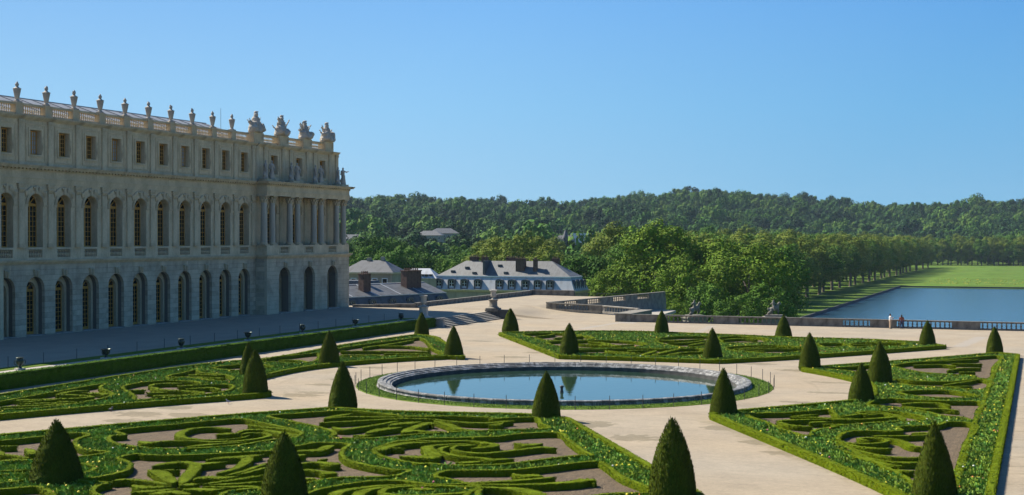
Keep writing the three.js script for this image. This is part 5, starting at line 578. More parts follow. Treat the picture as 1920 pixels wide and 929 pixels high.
for (let k = 0; k < 10; k++) { const l = `${VL[k]} stone urn with carved flame on the roof balustrade, counted from the left`, pos = [-92.6 + RD, Y7, -(bay(k) + 2.07)]; if (k) copyOf(vaseProto, l, pos, k * 0.7); else { vaseProto.userData.label = l; vaseProto.position.set(...pos); } }
// groups of armour on the end pavilion
function trophyGeo(seed) {
  const R = rngOf(seed), l = [[[0, 0.3, 0], [0, 1.1, 0], 0.6, 0.44], [[0, 1.1, 0], [0.02, 1.75, 0], 0.42, 0.32], [[0, 1.9, 0], [0, 2.25, 0.05], 0.16, 0.20], [[0, 2.3, 0.03], [(R() - 0.5) * 0.3, 2.55, 0], 0.17, 0.13], [[0.05, 2.62, 0], [0.42, 2.66, 0], 0.13, 0.09]];
  for (let i = 0; i < 16; i++) { const sd = i % 2 ? 1 : -1, a = 0.15 + R() * 1.1, len = 0.9 + R() * 1.1, y = 0.3 + R() * 0.6; l.push([[sd * 0.3, y, (R() - 0.5) * 0.4], [sd * (0.3 + Math.sin(a) * len * 0.75), y + Math.cos(a) * len, (R() - 0.5) * 0.5], 0.10, 0.06]); }
  for (let i = 0; i < 7; i++) { const sd = i % 2 ? 1 : -1; l.push([[sd * (0.5 + R() * 0.5), 0.2 + R() * 0.4, 0.1 + R() * 0.2], [sd * (0.6 + R() * 0.4), 0.5 + R() * 0.7, 0.1 + R() * 0.2], 0.26 + R() * 0.16, 0.2 + R() * 0.14]); }
  l.push([[-1.0, 0.1, 0], [1.0, 0.1, 0], 0.2]);
  const f = bones(l, 0.07);
  return boxUV(sdfMesh((x, y, z) => Math.max(-y, f(x, y, z) + 0.035 * Math.sin(x * 13) * Math.sin(y * 12 + x * 3) * Math.sin(z * 12)), [-1.7, -0.2, -1.0], [1.7, 3.1, 1.0], 0.075));
}
['plumed stone trophy of arms, leftmost on the end pavilion roof', 'stone trophy of arms with raised standard, second on the pavilion roof', 'narrow stone trophy of arms, third on the pavilion roof', 'stone trophy of arms at the far right corner of the palace roof'].forEach((l, i) => { const o = single('stone_trophy', trophyGeo(40 + i * 3), M.statue, l, 'sculpture', 'stone trophies on the pavilion roof', [-92.85, Y6 + 1.3, -TRO[i]], Math.PI / 2); const k = i === 2 ? 0.92 : 1; o.scale.set(k * 1.12, k * 1.0, k * 1.65); });
// draped figures on the columns
function figureGeo(seed, pose) {
  const l = [[[0, 0.1, 0], [0.02, 1.15, 0], 0.34, 0.22], [[0.02, 1.15, 0], [0, 1.72, 0], 0.22, 0.25], [[-0.2, 1.85, 0], [0.2, 1.85, 0], 0.13], [[0, 1.9, 0], [0, 2.05, 0.02], 0.09], [[0, 2.14, 0.03], [0, 2.25, 0.03], 0.125, 0.13]];
  l.push([[-0.26, 1.82, 0], [-0.38, 1.4, 0.08], 0.10, 0.08], [[-0.38, 1.4, 0.08], pose % 2 ? [-0.2, 1.25, 0.3] : [-0.45, 1.05, 0.2], 0.08, 0.06]);
  l.push([[0.26, 1.82, 0], pose === 1 ? [0.55, 1.75, 0.05] : [0.4, 1.45, 0.05], 0.10, 0.08], [pose === 1 ? [0.55, 1.75, 0.05] : [0.4, 1.45, 0.05], pose === 1 ? [0.85, 1.85, 0.15] : pose === 2 ? [0.3, 1.95, 0.2] : [0.3, 1.1, 0.25], 0.08, 0.06]);
  l.push([[0.25, 0.1, 0.1], [0.12, 1.1, 0.12], 0.16, 0.12], [[-0.2, 0.08, 0.15], [-0.08, 0.9, 0.15], 0.15, 0.12], [[0.3, 1.2, -0.1], [-0.25, 0.5, -0.12], 0.14, 0.2]);
  const f = bones(l, 0.08);
  return boxUV(sdfMesh((x, y, z) => Math.max(-y, f(x, y, z) + (y < 1.7 ? 0.022 * Math.sin(x * 26 + y * 4 + seed) * Math.sin(z * 17 + y * 2) : 0)), [-0.75, -0.15, -0.65], [1.05, 2.55, 0.65], 0.055));
}
const FIG = [0, 1, 2, 3].map(i => figureGeo(60 + i, i)), FL = ['first', 'second', 'third', 'fourth', 'fifth', 'sixth', 'seventh', 'last'];
[148.4, 154.65, 160.85, 167.05].forEach((c, i) => [-0.72, 0.72].forEach((o, j) => { const n = i * 2 + j; single('draped_statue', FIG[n === 7 ? 1 : (n * 3) % 4 === 1 ? 0 : (n * 3) % 4], M.statue, n === 7 ? 'draped stone statue with outstretched arm at the far right end of the pavilion cornice' : `${FL[n]} draped stone statue on the pavilion cornice, counted from the left`, 'statue', 'draped statues above the columns', [-92.6 + 1.15, 18.2, -(c + o)], Math.PI / 2 + (j ? -0.5 : 0.4)); }));
// ---------------------------------------------------------------- bronze vases on the terrace coping
const krater = thing('bronze_vase', 'x', 'vase', 'bronze vases along the terrace edge', [0, -50, 0]);
const handleG = sd => { const c = new THREE.CatmullRomCurve3([[sd * 0.2, 0.34, 0], [sd * 0.38, 0.42, 0], [sd * 0.42, 0.6, 0], [sd * 0.36, 0.72, 0]].map(p => new THREE.Vector3(...p))); return new THREE.TubeGeometry(c, 10, 0.03, 6); };
part(krater, 'bowl', lathe([[0, 0.12], [0.17, 0.12], [0.15, 0.17], [0.07, 0.24], [0.07, 0.30], [0.2, 0.36], [0.27, 0.46], [0.27, 0.56], [0.30, 0.66], [0.42, 0.76], [0.44, 0.80], [0.38, 0.80], [0.26, 0.66], [0, 0.5]], 24), M.bronze);
part(krater, 'foot', boxUV(box(-0.3, 0.3, 0, 0.12, -0.3, 0.3)), M.marble); for (const s of [-1, 1]) part(krater, 'handle', handleG(s), M.bronze);
const ovoid = thing('bronze_urn', 'x', 'urn', 'bronze vases along the terrace edge', [0, -50, 0]);
part(ovoid, 'body', lathe([[0, 0.12], [0.18, 0.12], [0.15, 0.17], [0.08, 0.24], [0.09, 0.30], [0.22, 0.42], [0.29, 0.58], [0.30, 0.72], [0.24, 0.80], [0.22, 0.85], [0.29, 0.89], [0.29, 0.92], [0.16, 0.95], [0, 0.95]], 24), M.bronze);
part(ovoid, 'foot', boxUV(box(-0.3, 0.3, 0, 0.12, -0.3, 0.3)), M.marble); for (const s of [-1, 1]) part(ovoid, 'handle', handleG(s * 1.05), M.bronze);
const UZ = [-80.6, -90.5, -100.8, -111.5, -121.7, -133.1, -144.4], UK = [1, 0, 1, 0, 1, 0, 1], UL = ['lidded dark bronze urn at the left edge of the photo, on the terrace coping', 'wide-rimmed dark bronze vase on the terrace coping, second from the left edge', 'dark bronze urn on the coping, third from the left edge', 'wide-rimmed bronze vase on the coping, fourth from the left edge', 'dark bronze urn on the coping, fifth from the left edge', 'wide-rimmed bronze vase on the coping, second nearest the steps', 'dark bronze urn on the coping, nearest the stone steps'];
{ let ka = false, kb = false; UZ.forEach((z, i) => { const src = UK[i] ? ovoid : krater, first = UK[i] ? !kb : !ka, pos = [-71.0, 1.03, z], tr = 1.2 + i * 0.25; if (first) { src.userData.label = UL[i]; src.position.set(...pos); src.rotation.y = tr; UK[i] ? kb = true : ka = true; } else copyOf(src, UL[i], pos, tr); }); }
// ---------------------------------------------------------------- stone steps and the two big vases
{
  const st = thing('stone_steps', 'broad flight of pale stone steps from the garden up to the terrace', 'steps', null, [0, 0, 0]), n = 6, z0 = -150.9, z1 = -168.4;
  for (let i = 0; i < n; i++) { const y1 = (i + 1) * 0.158, x1 = -68.0 - i * 0.38; const tr = part(st, 'step', boxUV(box(i === n - 1 ? -71 : x1 - 0.44, x1 + 0.04, y1 - 0.055, y1, z1, z0)), M.step); part(tr, 'riser', boxUV(box(-70.4, x1, i ? i * 0.158 - 0.04 : -0.05, y1 - 0.055, z1 + 0.01, z0 - 0.01)), M.weathered); }
  part(st, 'side_block', boxUV(merge([box(-70.3, -68.3, -0.05, 0.9, -150.9, -150.3), box(-70.3, -68.2, 0.9, 0.99, -150.9, -150.25)])), M.step);
  part(st, 'side_block', boxUV(merge([box(-70.3, -67.3, -0.05, 1.1, -169.8, -168.4), box(-70.35, -67.2, 1.1, 1.2, -169.85, -168.35)])), M.darkStone);
  const vs = (pos, label, flare, k) => {
    const t = thing('pedestal_vase', label, 'vase', 'white vases beside the steps', pos, 0.1);
    part(t, 'pedestal', boxUV(merge([box(-0.85, 0.85, 0, flare ? 0.42 : 0.2, -0.85, 0.85), lathe([[0.95, flare ? 0.42 : 0.2], [0.62, flare ? 0.7 : 0.4], [0.60, 1.35], [0.75, 1.45], [0.75, 1.55], [0, 1.55]], 4).rotateY(Math.PI / 4)])), flare ? M.weathered : M.marble);
    const v = part(t, 'vase', boxUV(lathe([[0, 1.55], [0.30, 1.55], [0.28, 1.62], [0.13, 1.72], [0.13, 1.8], [0.28, 1.9], [0.34, 2.05], [0.33, 2.2], [0.36, 2.62], [0.5, 2.78], [0.52, 2.86], [0.42, 2.86], [0.3, 2.6], [0, 2.5]].map(p => [p[0], 1.55 + (p[1] - 1.55) * k]), 28)), M.marble);
    part(v, 'handle', handleG(1).translate(0.02, 1.55, 0), M.marble); part(v, 'handle', handleG(-1).translate(-0.02, 1.55, 0), M.marble);
  };
  vs([-70.9, 0.95, -150.4], 'white marble vase on a pedestal at the left end of the steps', false, 1);
  vs([-69.4, 1.0, -169.1], 'pale stone vase on a dark flared pedestal at the right end of the steps', true, 0.95);
}
// ---------------------------------------------------------------- balustrades and parapets
const gbal = lathe([[0, 0], [0.10, 0], [0.10, 0.06], [0.06, 0.12], [0.115, 0.27], [0.115, 0.33], [0.055, 0.5], [0.065, 0.53], [0.095, 0.56], [0.095, 0.62], [0, 0.62]], 10);
function balustrade(name, label, group, a, b, y, cuts, mat = M.weathered, ya = y, yb = y) {       // cuts: stretches of balusters as [start, end] in metres along the line
  const L = Math.hypot(b[0] - a[0], b[1] - a[1]), t = thing(name, label, 'balustrade', group, [a[0], ya, a[1]], Math.atan2(-(b[1] - a[1]), b[0] - a[0]));
  part(t, 'plinth', boxUV(box(0, L, -0.1, 0.2, -0.24, 0.24)), mat); part(t, 'rail', boxUV(merge([box(0, L, 0.82, 0.88, -0.2, 0.2), box(0, L, 0.88, 1.0, -0.27, 0.27)])), mat);
  let s = 0; for (const [c0, c1] of [...cuts, [L, L]]) { if (c0 - s > 0.2) part(t, 'solid_panel', boxUV(box(s, c0, 0.2, 0.82, -0.2, 0.2)), mat); const n = Math.max(0, Math.round((c1 - c0) / 0.52)); for (let i = 0; i < n; i++) part(t, 'baluster', gbal, mat, [c0 + (i + 0.5) * (c1 - c0) / n, 0.2, 0]); s = c1; }
  if (yb !== ya) t.rotation.z = Math.atan2(yb - ya, L);
  return t;
}
balustrade('stone_balustrade', 'long grey stone balustrade along the edge above the lake', null, [-50.3, -168.9], [45, -168.9], 0, [[4.95, 10.9], [14.1, 19.5], [26.9, 30.1], [33.2, 39.5], [42.7, 49], [52.2, 58.5], [62, 68], [72, 78]]);
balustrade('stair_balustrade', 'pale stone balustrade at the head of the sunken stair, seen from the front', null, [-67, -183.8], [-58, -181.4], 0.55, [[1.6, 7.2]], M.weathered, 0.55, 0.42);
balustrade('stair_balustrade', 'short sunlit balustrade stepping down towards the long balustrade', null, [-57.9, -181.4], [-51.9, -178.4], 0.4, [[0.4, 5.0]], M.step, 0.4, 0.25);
single('stair_pier', boxUV(merge([box(-52.2, -50.2, -1, 0.95, -178.9, -168.6), box(-52.3, -50.1, 0.95, 1.08, -179, -168.5)])), M.weathered, 'low grey stone pier where the stair meets the long balustrade', 'pier');
{
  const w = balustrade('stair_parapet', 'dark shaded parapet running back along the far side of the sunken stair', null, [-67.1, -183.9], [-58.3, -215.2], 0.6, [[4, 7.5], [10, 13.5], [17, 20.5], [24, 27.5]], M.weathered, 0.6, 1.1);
  part(w, 'inner_wall', boxUV(box(0, 32.6, -9, -0.1, -0.3, 0.3)), M.weathered);
  single('stair_floor', (() => { const g = new THREE.ExtrudeGeometry(new THREE.Shape([[-66.8, 184.3], [-58.5, 214.8], [-55.8, 213], [-52.6, 180], [-58, 182]].map(p => new THREE.Vector2(...p))), { depth: 0.4, bevelEnabled: false }); g.rotateX(-Math.PI / 2); g.translate(0, -1.2, 0); return boxUV(g); })(), M.step, 'pale floor of the sunken stair behind the balustrade', 'stairs');
}
{ // parapet on the left of the forecourt
  const p = thing('stone_parapet', 'weathered low stone parapet from the palace corner along the forecourt edge', 'parapet', null, [0, 0, 0]);
  const run = (a, b, y0, y1, n) => { const L = Math.hypot(b[0] - a[0], b[1] - a[1]), an = Math.atan2(-(b[1] - a[1]), b[0] - a[0]); for (let i = 0; i < n; i++) { const s0 = L * i / n, s1 = L * (i + 1) / n, y = lerp(y0, y1, (i + 0.5) / n); const g = boxUV(merge([box(s0 + 0.01, s1 - 0.01, -0.5, 0.74, -0.2, 0.2), box(s0 + 0.004, s1 - 0.004, 0.74, 0.92, -0.28, 0.28), box(s1 - 0.7, s1 - 0.05, -0.4, 0.74, -0.26, 0.26), box(s0 + 0.01, s1 - 0.01, -0.4, 0.1, -0.24, 0.24)])); const m = part(p, 'parapet_block', g, M.weathered, [a[0], y, a[1]]); m.rotation.y = an; } };
  run([-90.6, -169.0], [-82.1, -171.6], 0.55, 0.75, 3); run([-82.1, -171.6], [-81.8, -216], 0.85, 1.0, 9);
  run([-81.8, -216], [-74, -216.1], 1.1, 1.1, 2);
  single('forecourt_rail', boxUV(merge([box(-74, -58.5, 0.52, 0.58, -0.03, 0.03), box(-74, -58.5, 0.25, 0.29, -0.02, 0.02), ...[-74, -70, -66, -62, -58.6].map(x => box(x, x + 0.07, 0, 0.6, -0.03, 0.03))])), M.iron, 'thin low iron rail along the far edge of the forecourt', 'rail', null, [0, 1.05, -215.9]);
}
// ---------------------------------------------------------------- houses below the garden
const bearing = (px, depth) => { const r = (px - 960) / 2560 * depth, c = Math.cos(YAW), s = Math.sin(YAW); return [-s * depth + c * r, -c * depth - s * r]; };
const poly = (...f) => { const P = []; for (const q of f) for (let i = 1; i < q.length - 1; i++) P.push(...q[0], ...q[i], ...q[i + 1]); const g = new THREE.BufferGeometry(); g.setAttribute('position', new THREE.Float32BufferAttribute(P, 3)); g.computeVertexNormals(); return boxUV(g); };
function frustum(w0, d0, y0, w1, d1, y1) { const a = (w, d, y) => [[-w / 2, y, d / 2], [w / 2, y, d / 2], [w / 2, y, -d / 2], [-w / 2, y, -d / 2]], p = a(w0, d0, y0), q = a(w1, d1, y1); return poly([p[0], p[1], q[1], q[0]], [p[1], p[2], q[2], q[1]], [p[2], p[3], q[3], q[2]], [p[3], p[0], q[0], q[3]], [q[0], q[1], q[2], q[3]]); }
const dormerG = (() => { const sh = new THREE.Shape(archPath(0, 1.5, 0, 1.55, 8).map(p => new THREE.Vector2(p[0], p[1] > 1.55 ? 1.55 + (p[1] - 1.55) * 0.45 : p[1]))); sh.holes.push(pathOf([[-0.5, 0.15], [0.5, 0.15], [0.5, 1.5], [-0.5, 1.5]])); const g = new THREE.ExtrudeGeometry(sh, { depth: 1.5, bevelEnabled: false }); g.translate(0, 0, -1.35); return boxUV(g); })();
const dormerPane = new THREE.PlaneGeometry(1.0, 1.35), dormerBar = boxUV(merge([box(-0.04, 0.04, 0.15, 1.5, -0.1, -0.04), box(-0.5, -0.44, 0.15, 1.5, -0.1, -0.04), box(0.44, 0.5, 0.15, 1.5, -0.1, -0.04), box(-0.5, 0.5, 0.95, 1.0, -0.1, -0.05)]));
function dormer(t, x, y, z, turn = 0) { const d = part(t, 'dormer', dormerG, M.slate[0], [x, y, z]); d.rotation.y = turn; d.scale.set(1.15, 1.15, 1); part(d, 'pane', dormerPane, M.glass, [0, 0.82, -0.13]); part(d, 'frame', dormerBar, M.paintWhite); return d; }
function chimney(t, x0, x1, y0, y1, z0, z1) { const c = part(t, 'chimney', boxUV(merge([box(x0, x1, y0, y1, z0, z1), box(x0 - 0.1, x1 + 0.1, y1, y1 + 0.18, z0 - 0.1, z1 + 0.1)])), M.brick); const n = Math.max(1, Math.round((x1 - x0) / 0.5)); const pots = []; for (let i = 0; i < n; i++) { const g = lathe([[0.12, 0], [0.10, 0.4], [0.0, 0.4]], 8); g.translate(lerp(x0, x1, (i + 0.5) / n), y1 + 0.18, (z0 + z1) / 2); pots.push(g); } for (const g of pots) part(c, 'chimney_pot', boxUV(g), M.brick); }
{
  // long house with mansard roof
  const W = 33, D = 9.5, t = thing('mansard_house', 'long house with grey mansard roof and a row of arched dormers below the forecourt', 'house', null, [-109.2, 0, -274.9]);
  part(t, 'wall', boxUV(box(-W / 2, W / 2, -14, -0.75, -D / 2, D / 2)), M.plaster); part(t, 'cornice', boxUV(merge([box(-W / 2 - 0.3, W / 2 + 0.3, -0.75, -0.5, -D / 2 - 0.3, D / 2 + 0.3), box(-W / 2 - 0.5, W / 2 + 0.5, -0.5, -0.3, -D / 2 - 0.5, D / 2 + 0.5)])), M.trim);
  part(t, 'mansard_slope', frustum(W + 0.2, D + 0.2, -0.3, W - 2.2, D - 2.2, 2.4), M.zinc); part(t, 'roof_break', boxUV(box(-W / 2 + 0.95, W / 2 - 0.95, 2.4, 2.62, -D / 2 + 0.95, D / 2 - 0.95)), M.paintWhite);
  const r = part(t, 'upper_roof', frustum(W - 2.2, D - 2.2, 2.62, W - 13, 0.5, 5.8), M.slate[2]);
  part(r, 'valley_wall', boxUV(merge([box(-4.7, -4.2, 2.5, 5.9, 0, 3.4)].map(g => g))), M.slate[0]);
  for (const px of [822, 846.6, 871, 897, 937.7, 961, 986, 1009, 1031.5]) dormer(t, -124.6 + (px - 815) * 0.1227 + 109.2, -0.2, 4.67);
  for (const z of [-2.6, 0, 2.6]) dormer(t, W / 2 - 0.2, -0.2, z, Math.PI / 2);
  chimney(t, 2.6, 4.6, 2.6, 6.2, 1.4, 2.6); chimney(t, 6.6, 7.4, 2.6, 6.1, 1.8, 2.6); chimney(t, -9.2, -7.4, 4, 6.5, -1, 0.2); chimney(t, -6.2, -5.0, 4, 6.5, -0.6, 0.6); chimney(t, 9.5, 11, 4.2, 6.2, -2, -1); chimney(t, -1, 1.5, 4.6, 6.3, -1.6, -0.9);
  for (const [x, y, z] of [[-12, 3.5, 2.7], [-9, 4.3, 1.9], [-6.8, 3.2, 3.0], [-1.5, 4.8, 1.3], [0.5, 3.3, 2.9]]) part(t, 'skylight', boxUV(box(x - 0.4, x + 0.4, y - 0.2, y + 0.25, z - 0.35, z + 0.35)), M.slate[0]);
}
{
  // lower house facing the palace side
  const W = 30, D = 12, [ax, az] = [-104.6, -211], t = thing('chimney_house', 'low slate-roofed house with tall brick chimneys just behind the parapet', 'house', null, [ax - 5, 0, az], Math.PI / 2 - 0.27);
  part(t, 'wall', boxUV(box(-W / 2, W / 2, -14, -1.4, -D / 2, D / 2)), M.plaster); part(t, 'mansard_slope', frustum(W + 0.2, D + 0.2, -1.4, W - 1.6, D - 1.8, 0.9), M.slate[0]); part(t, 'roof_break', boxUV(box(-W / 2 + 0.7, W / 2 - 0.7, 0.9, 1.05, -D / 2 + 0.8, D / 2 - 0.8)), M.zinc);
  const r = part(t, 'upper_roof', frustum(W - 1.6, D - 1.8, 1.05, W - 1.8, 0.4, 2.75), M.slate[1]); const rs = []; for (const x of [-10, -4, 2, 8]) rs.push(poly([[x, 1.1, 5.12], [x + 0.25, 1.1, 5.12], [x + 0.25, 2.84, 0.2], [x, 2.84, 0.2]])); part(r, 'ridge_strip', boxUV(merge([...rs, box(-W / 2 + 1, W / 2 - 1, 2.7, 2.86, -0.25, 0.25)])), M.zinc);
  for (const x of [-10.5, -5.5, -0.5, 4, 8, 12]) dormer(t, x, -1.6, 5.55);
  chimney(t, -5.4, -3.6, 0.9, 4.6, 2.2, 3.4); chimney(t, -1.8, -0.8, 1.5, 4.4, -0.5, 0.5); chimney(t, 6.5, 10.4, 0.9, 4.9, 1.2, 2.6);
}
{
  const [ax, az] = bearing(700, 262), t = thing('pavilion_house', 'cream pavilion with hipped slate roof behind the chimneys', 'house', null, [ax, 0, az], 0.15);
  part(t, 'wall', boxUV(box(-5, 5, -14, 4.0, -4, 4)), M.plaster); part(t, 'cornice', boxUV(box(-5.4, 5.4, 4.0, 4.3, -4.4, 4.4)), M.trim); const r = part(t, 'roof', frustum(10.8, 8.8, 4.3, 4.6, 0.5, 6.5), M.slate[0]); part(r, 'chimney', boxUV(merge([box(-1.2, -0.5, 5.5, 7, -0.5, 0.5), box(1.6, 2.2, 5.5, 7.2, -0.5, 0.4)])), M.plaster);
  for (const x of [-2.6, -1, 1.6, 3.6]) { const w = part(t, 'window', boxUV(box(-0.55, 0.55, 0, 2.2, -0.06, 0.06)), M.paintWhite, [x, 1.0, 4.0]); part(w, 'pane', new THREE.PlaneGeometry(0.85, 1.95), M.glass, [0, 1.1, 0.07]); }
  const [bx, bz] = bearing(668, 248), u = thing('slate_wing', 'low slate-blue roof beside the palace corner', 'house', null, [bx, 0, bz], 0.1); part(u, 'wall', boxUV(box(-4, 4, -14, 0.2, -3, 3)), M.plaster); part(u, 'roof', frustum(8.2, 6.2, 0.2, 7, 4.6, 3.1), M.slate[0]); dormer(u, -1.2, 0.4, 3.0); dormer(u, 1.6, 0.4, 3.0);
  const [cx2, cz2] = bearing(790, 300), v = thing('glass_roof_house', 'small house with pale zinc and glass roof left of the mansard', 'house', null, [cx2, 0, cz2], 0.2); part(v, 'wall', boxUV(box(-4, 4, -14, 2, -3, 3)), M.plaster); const rr = part(v, 'roof', frustum(8.4, 6.4, 2, 4, 0.4, 4.1), M.zinc); const sk = []; for (let i = -3; i <= 3; i++) sk.push(box(i * 0.9 - 0.3, i * 0.9 + 0.3, 2.5 + 0.1 * (i % 2), 2.9, 1.9, 2.9)); part(rr, 'skylight', boxUV(merge(sk)), M.glass);
}
function farHouse(px, depth, w, h, y0, label, roofMat, wallMat = M.plaster, flat) {
  const [x, z] = bearing(px, depth), t = thing('far_house', label, 'house', 'houses half hidden by the distant trees', [x, y0, z], 0.2 + (px % 7) * 0.05);
  part(t, 'wall', boxUV(box(-w / 2, w / 2, -16, h, -w * 0.3, w * 0.3)), wallMat); part(t, 'roof', flat ? boxUV(box(-w / 2 - 0.3, w / 2 + 0.3, h, h + 0.8, -w * 0.32, w * 0.32)) : frustum(w * 1.06, w * 0.66, h, w * 0.5, 0.4, h + w * 0.18), roofMat);
  const n = Math.max(2, Math.round(w / 3)); for (let i = 0; i < n; i++) { const q = part(t, 'window', boxUV(box(-0.55, 0.55, 0, 1.6, -0.05, 0.05)), M.paintWhite, [lerp(-w / 2, w / 2, (i + 0.5) / n), h - 2.6, w * 0.3]); part(q, 'pane', new THREE.PlaneGeometry(0.9, 1.4), M.glass, [0, 0.8, 0.06]); }
}
farHouse(806, 900, 17, 6, 6.5, 'grey-roofed house among distant trees, left of the light clump', M.slate[2]); farHouse(832, 960, 20, 6, 8, 'second grey roof among the distant trees, right of its neighbour', M.slate[2]); farHouse(662, 820, 16, 5, 5, 'white house front beside the palace corner, amid trees', M.slate[2], M.paintWhite);
farHouse(1092, 900, 14, 5.5, 7.5, 'white flat-roofed house high among the trees, right of the light clump', M.paintWhite, M.paintWhite, true);
{ const [x, z] = bearing(1060, 880), t = thing('turret_house', 'small house with pointed slate turret among the trees', 'house', null, [x, 4.5, z], 0.2); part(t, 'wall', boxUV(box(-5, 6, -14, 5.5, -4, 4)), M.plaster); part(t, 'roof', frustum(11.6, 8.6, 5.5, 8, 0.4, 8), M.slate[1]); part(t, 'turret', boxUV(lathe([[1.8, -14], [1.8, 6.0], [2.1, 6.5], [0, 12]], 10)), M.slate[0], [0.5, 0, 3.5]); }
// ---------------------------------------------------------------- groups of sculpture beyond the balustrade
function horseGroup(seed) {
  const l = [[[-0.6, 1.0, 0], [0.5, 1.35, 0], 0.42, 0.45], [[0.5, 1.45, 0], [0.95, 2.25, 0.05], 0.34, 0.22], [[0.95, 2.3, 0.05], [1.25, 2.05, 0.1], 0.2, 0.13], [[-0.7, 0.9, 0.2], [-0.55, 0.45, 0.25], 0.26, 0.16], [[-0.55, 0.45, 0.25], [-0.8, 0.0, 0.25], 0.15, 0.11], [[-0.7, 0.9, -0.2], [-0.4, 0.4, -0.25], 0.26, 0.16], [[-0.4, 0.4, -0.25], [-0.6, 0, -0.25], 0.15, 0.11], [[0.6, 1.2, 0.2], [0.95, 0.8, 0.3], 0.18, 0.12], [[0.95, 0.8, 0.3], [0.75, 0.35, 0.35], 0.11, 0.09], [[0.6, 1.2, -0.2], [0.8, 0.5, -0.25], 0.18, 0.12], [[0.8, 0.5, -0.25], [0.7, 0, -0.25], 0.11, 0.09],
    [[-0.1, 1.6, 0.1], [-0.15, 2.3, 0.1], 0.28, 0.26], [[-0.15, 2.5, 0.1], [-0.12, 2.72, 0.12], 0.17, 0.18], [[0.05, 2.3, 0.25], [0.5, 2.1, 0.35], 0.11, 0.09], [[-0.35, 2.3, 0], [-0.75, 2.0, 0.1], 0.12, 0.1], [[0, 1.6, 0.35], [0.2, 0.9, 0.5], 0.17, 0.12], [[-1.0, 0.2, 0.3], [-0.5, 0.7, 0.4], 0.3, 0.25], [[-1.0, 0.9, 0.3], [-1.05, 1.2, 0.3], 0.17]];
  const f = bones(l, 0.12); return boxUV(sdfMesh((x, y, z) => Math.max(-y, f(x, y, z) + 0.02 * Math.sin(x * 17 + seed) * Math.sin(y * 15) * Math.sin(z * 14)), [-1.6, -0.2, -1], [1.7, 3.1, 1.1], 0.085));
}
[['grey stone horse and rider group on a pillar, left of the two before the trees', 1303, 0.25], ['stone horse and rider group on a pillar beside the lake bank, right of the two', 1452, -0.35]].forEach(([l, px, turn], i) => {
  const [x, z] = bearing(px, 236), t = thing('sculpture_group', l, 'sculpture', 'sculpture groups on pillars', [x, -14, z], turn + 0.4); t.scale.setScalar(1.0);
  part(t, 'pillar', boxUV(merge([box(-1.7, 1.7, 0, 10.9, -1.3, 1.3), box(-1.95, 1.95, 10.9, 11.2, -1.5, 1.5), box(-1.4, 1.4, 11.2, 11.5, -1.1, 1.1)])), M.weathered); const s = part(t, 'sculpture', horseGroup(i), M.weathered, [0, 11.5, 0]); s.scale.setScalar(0.9);
});
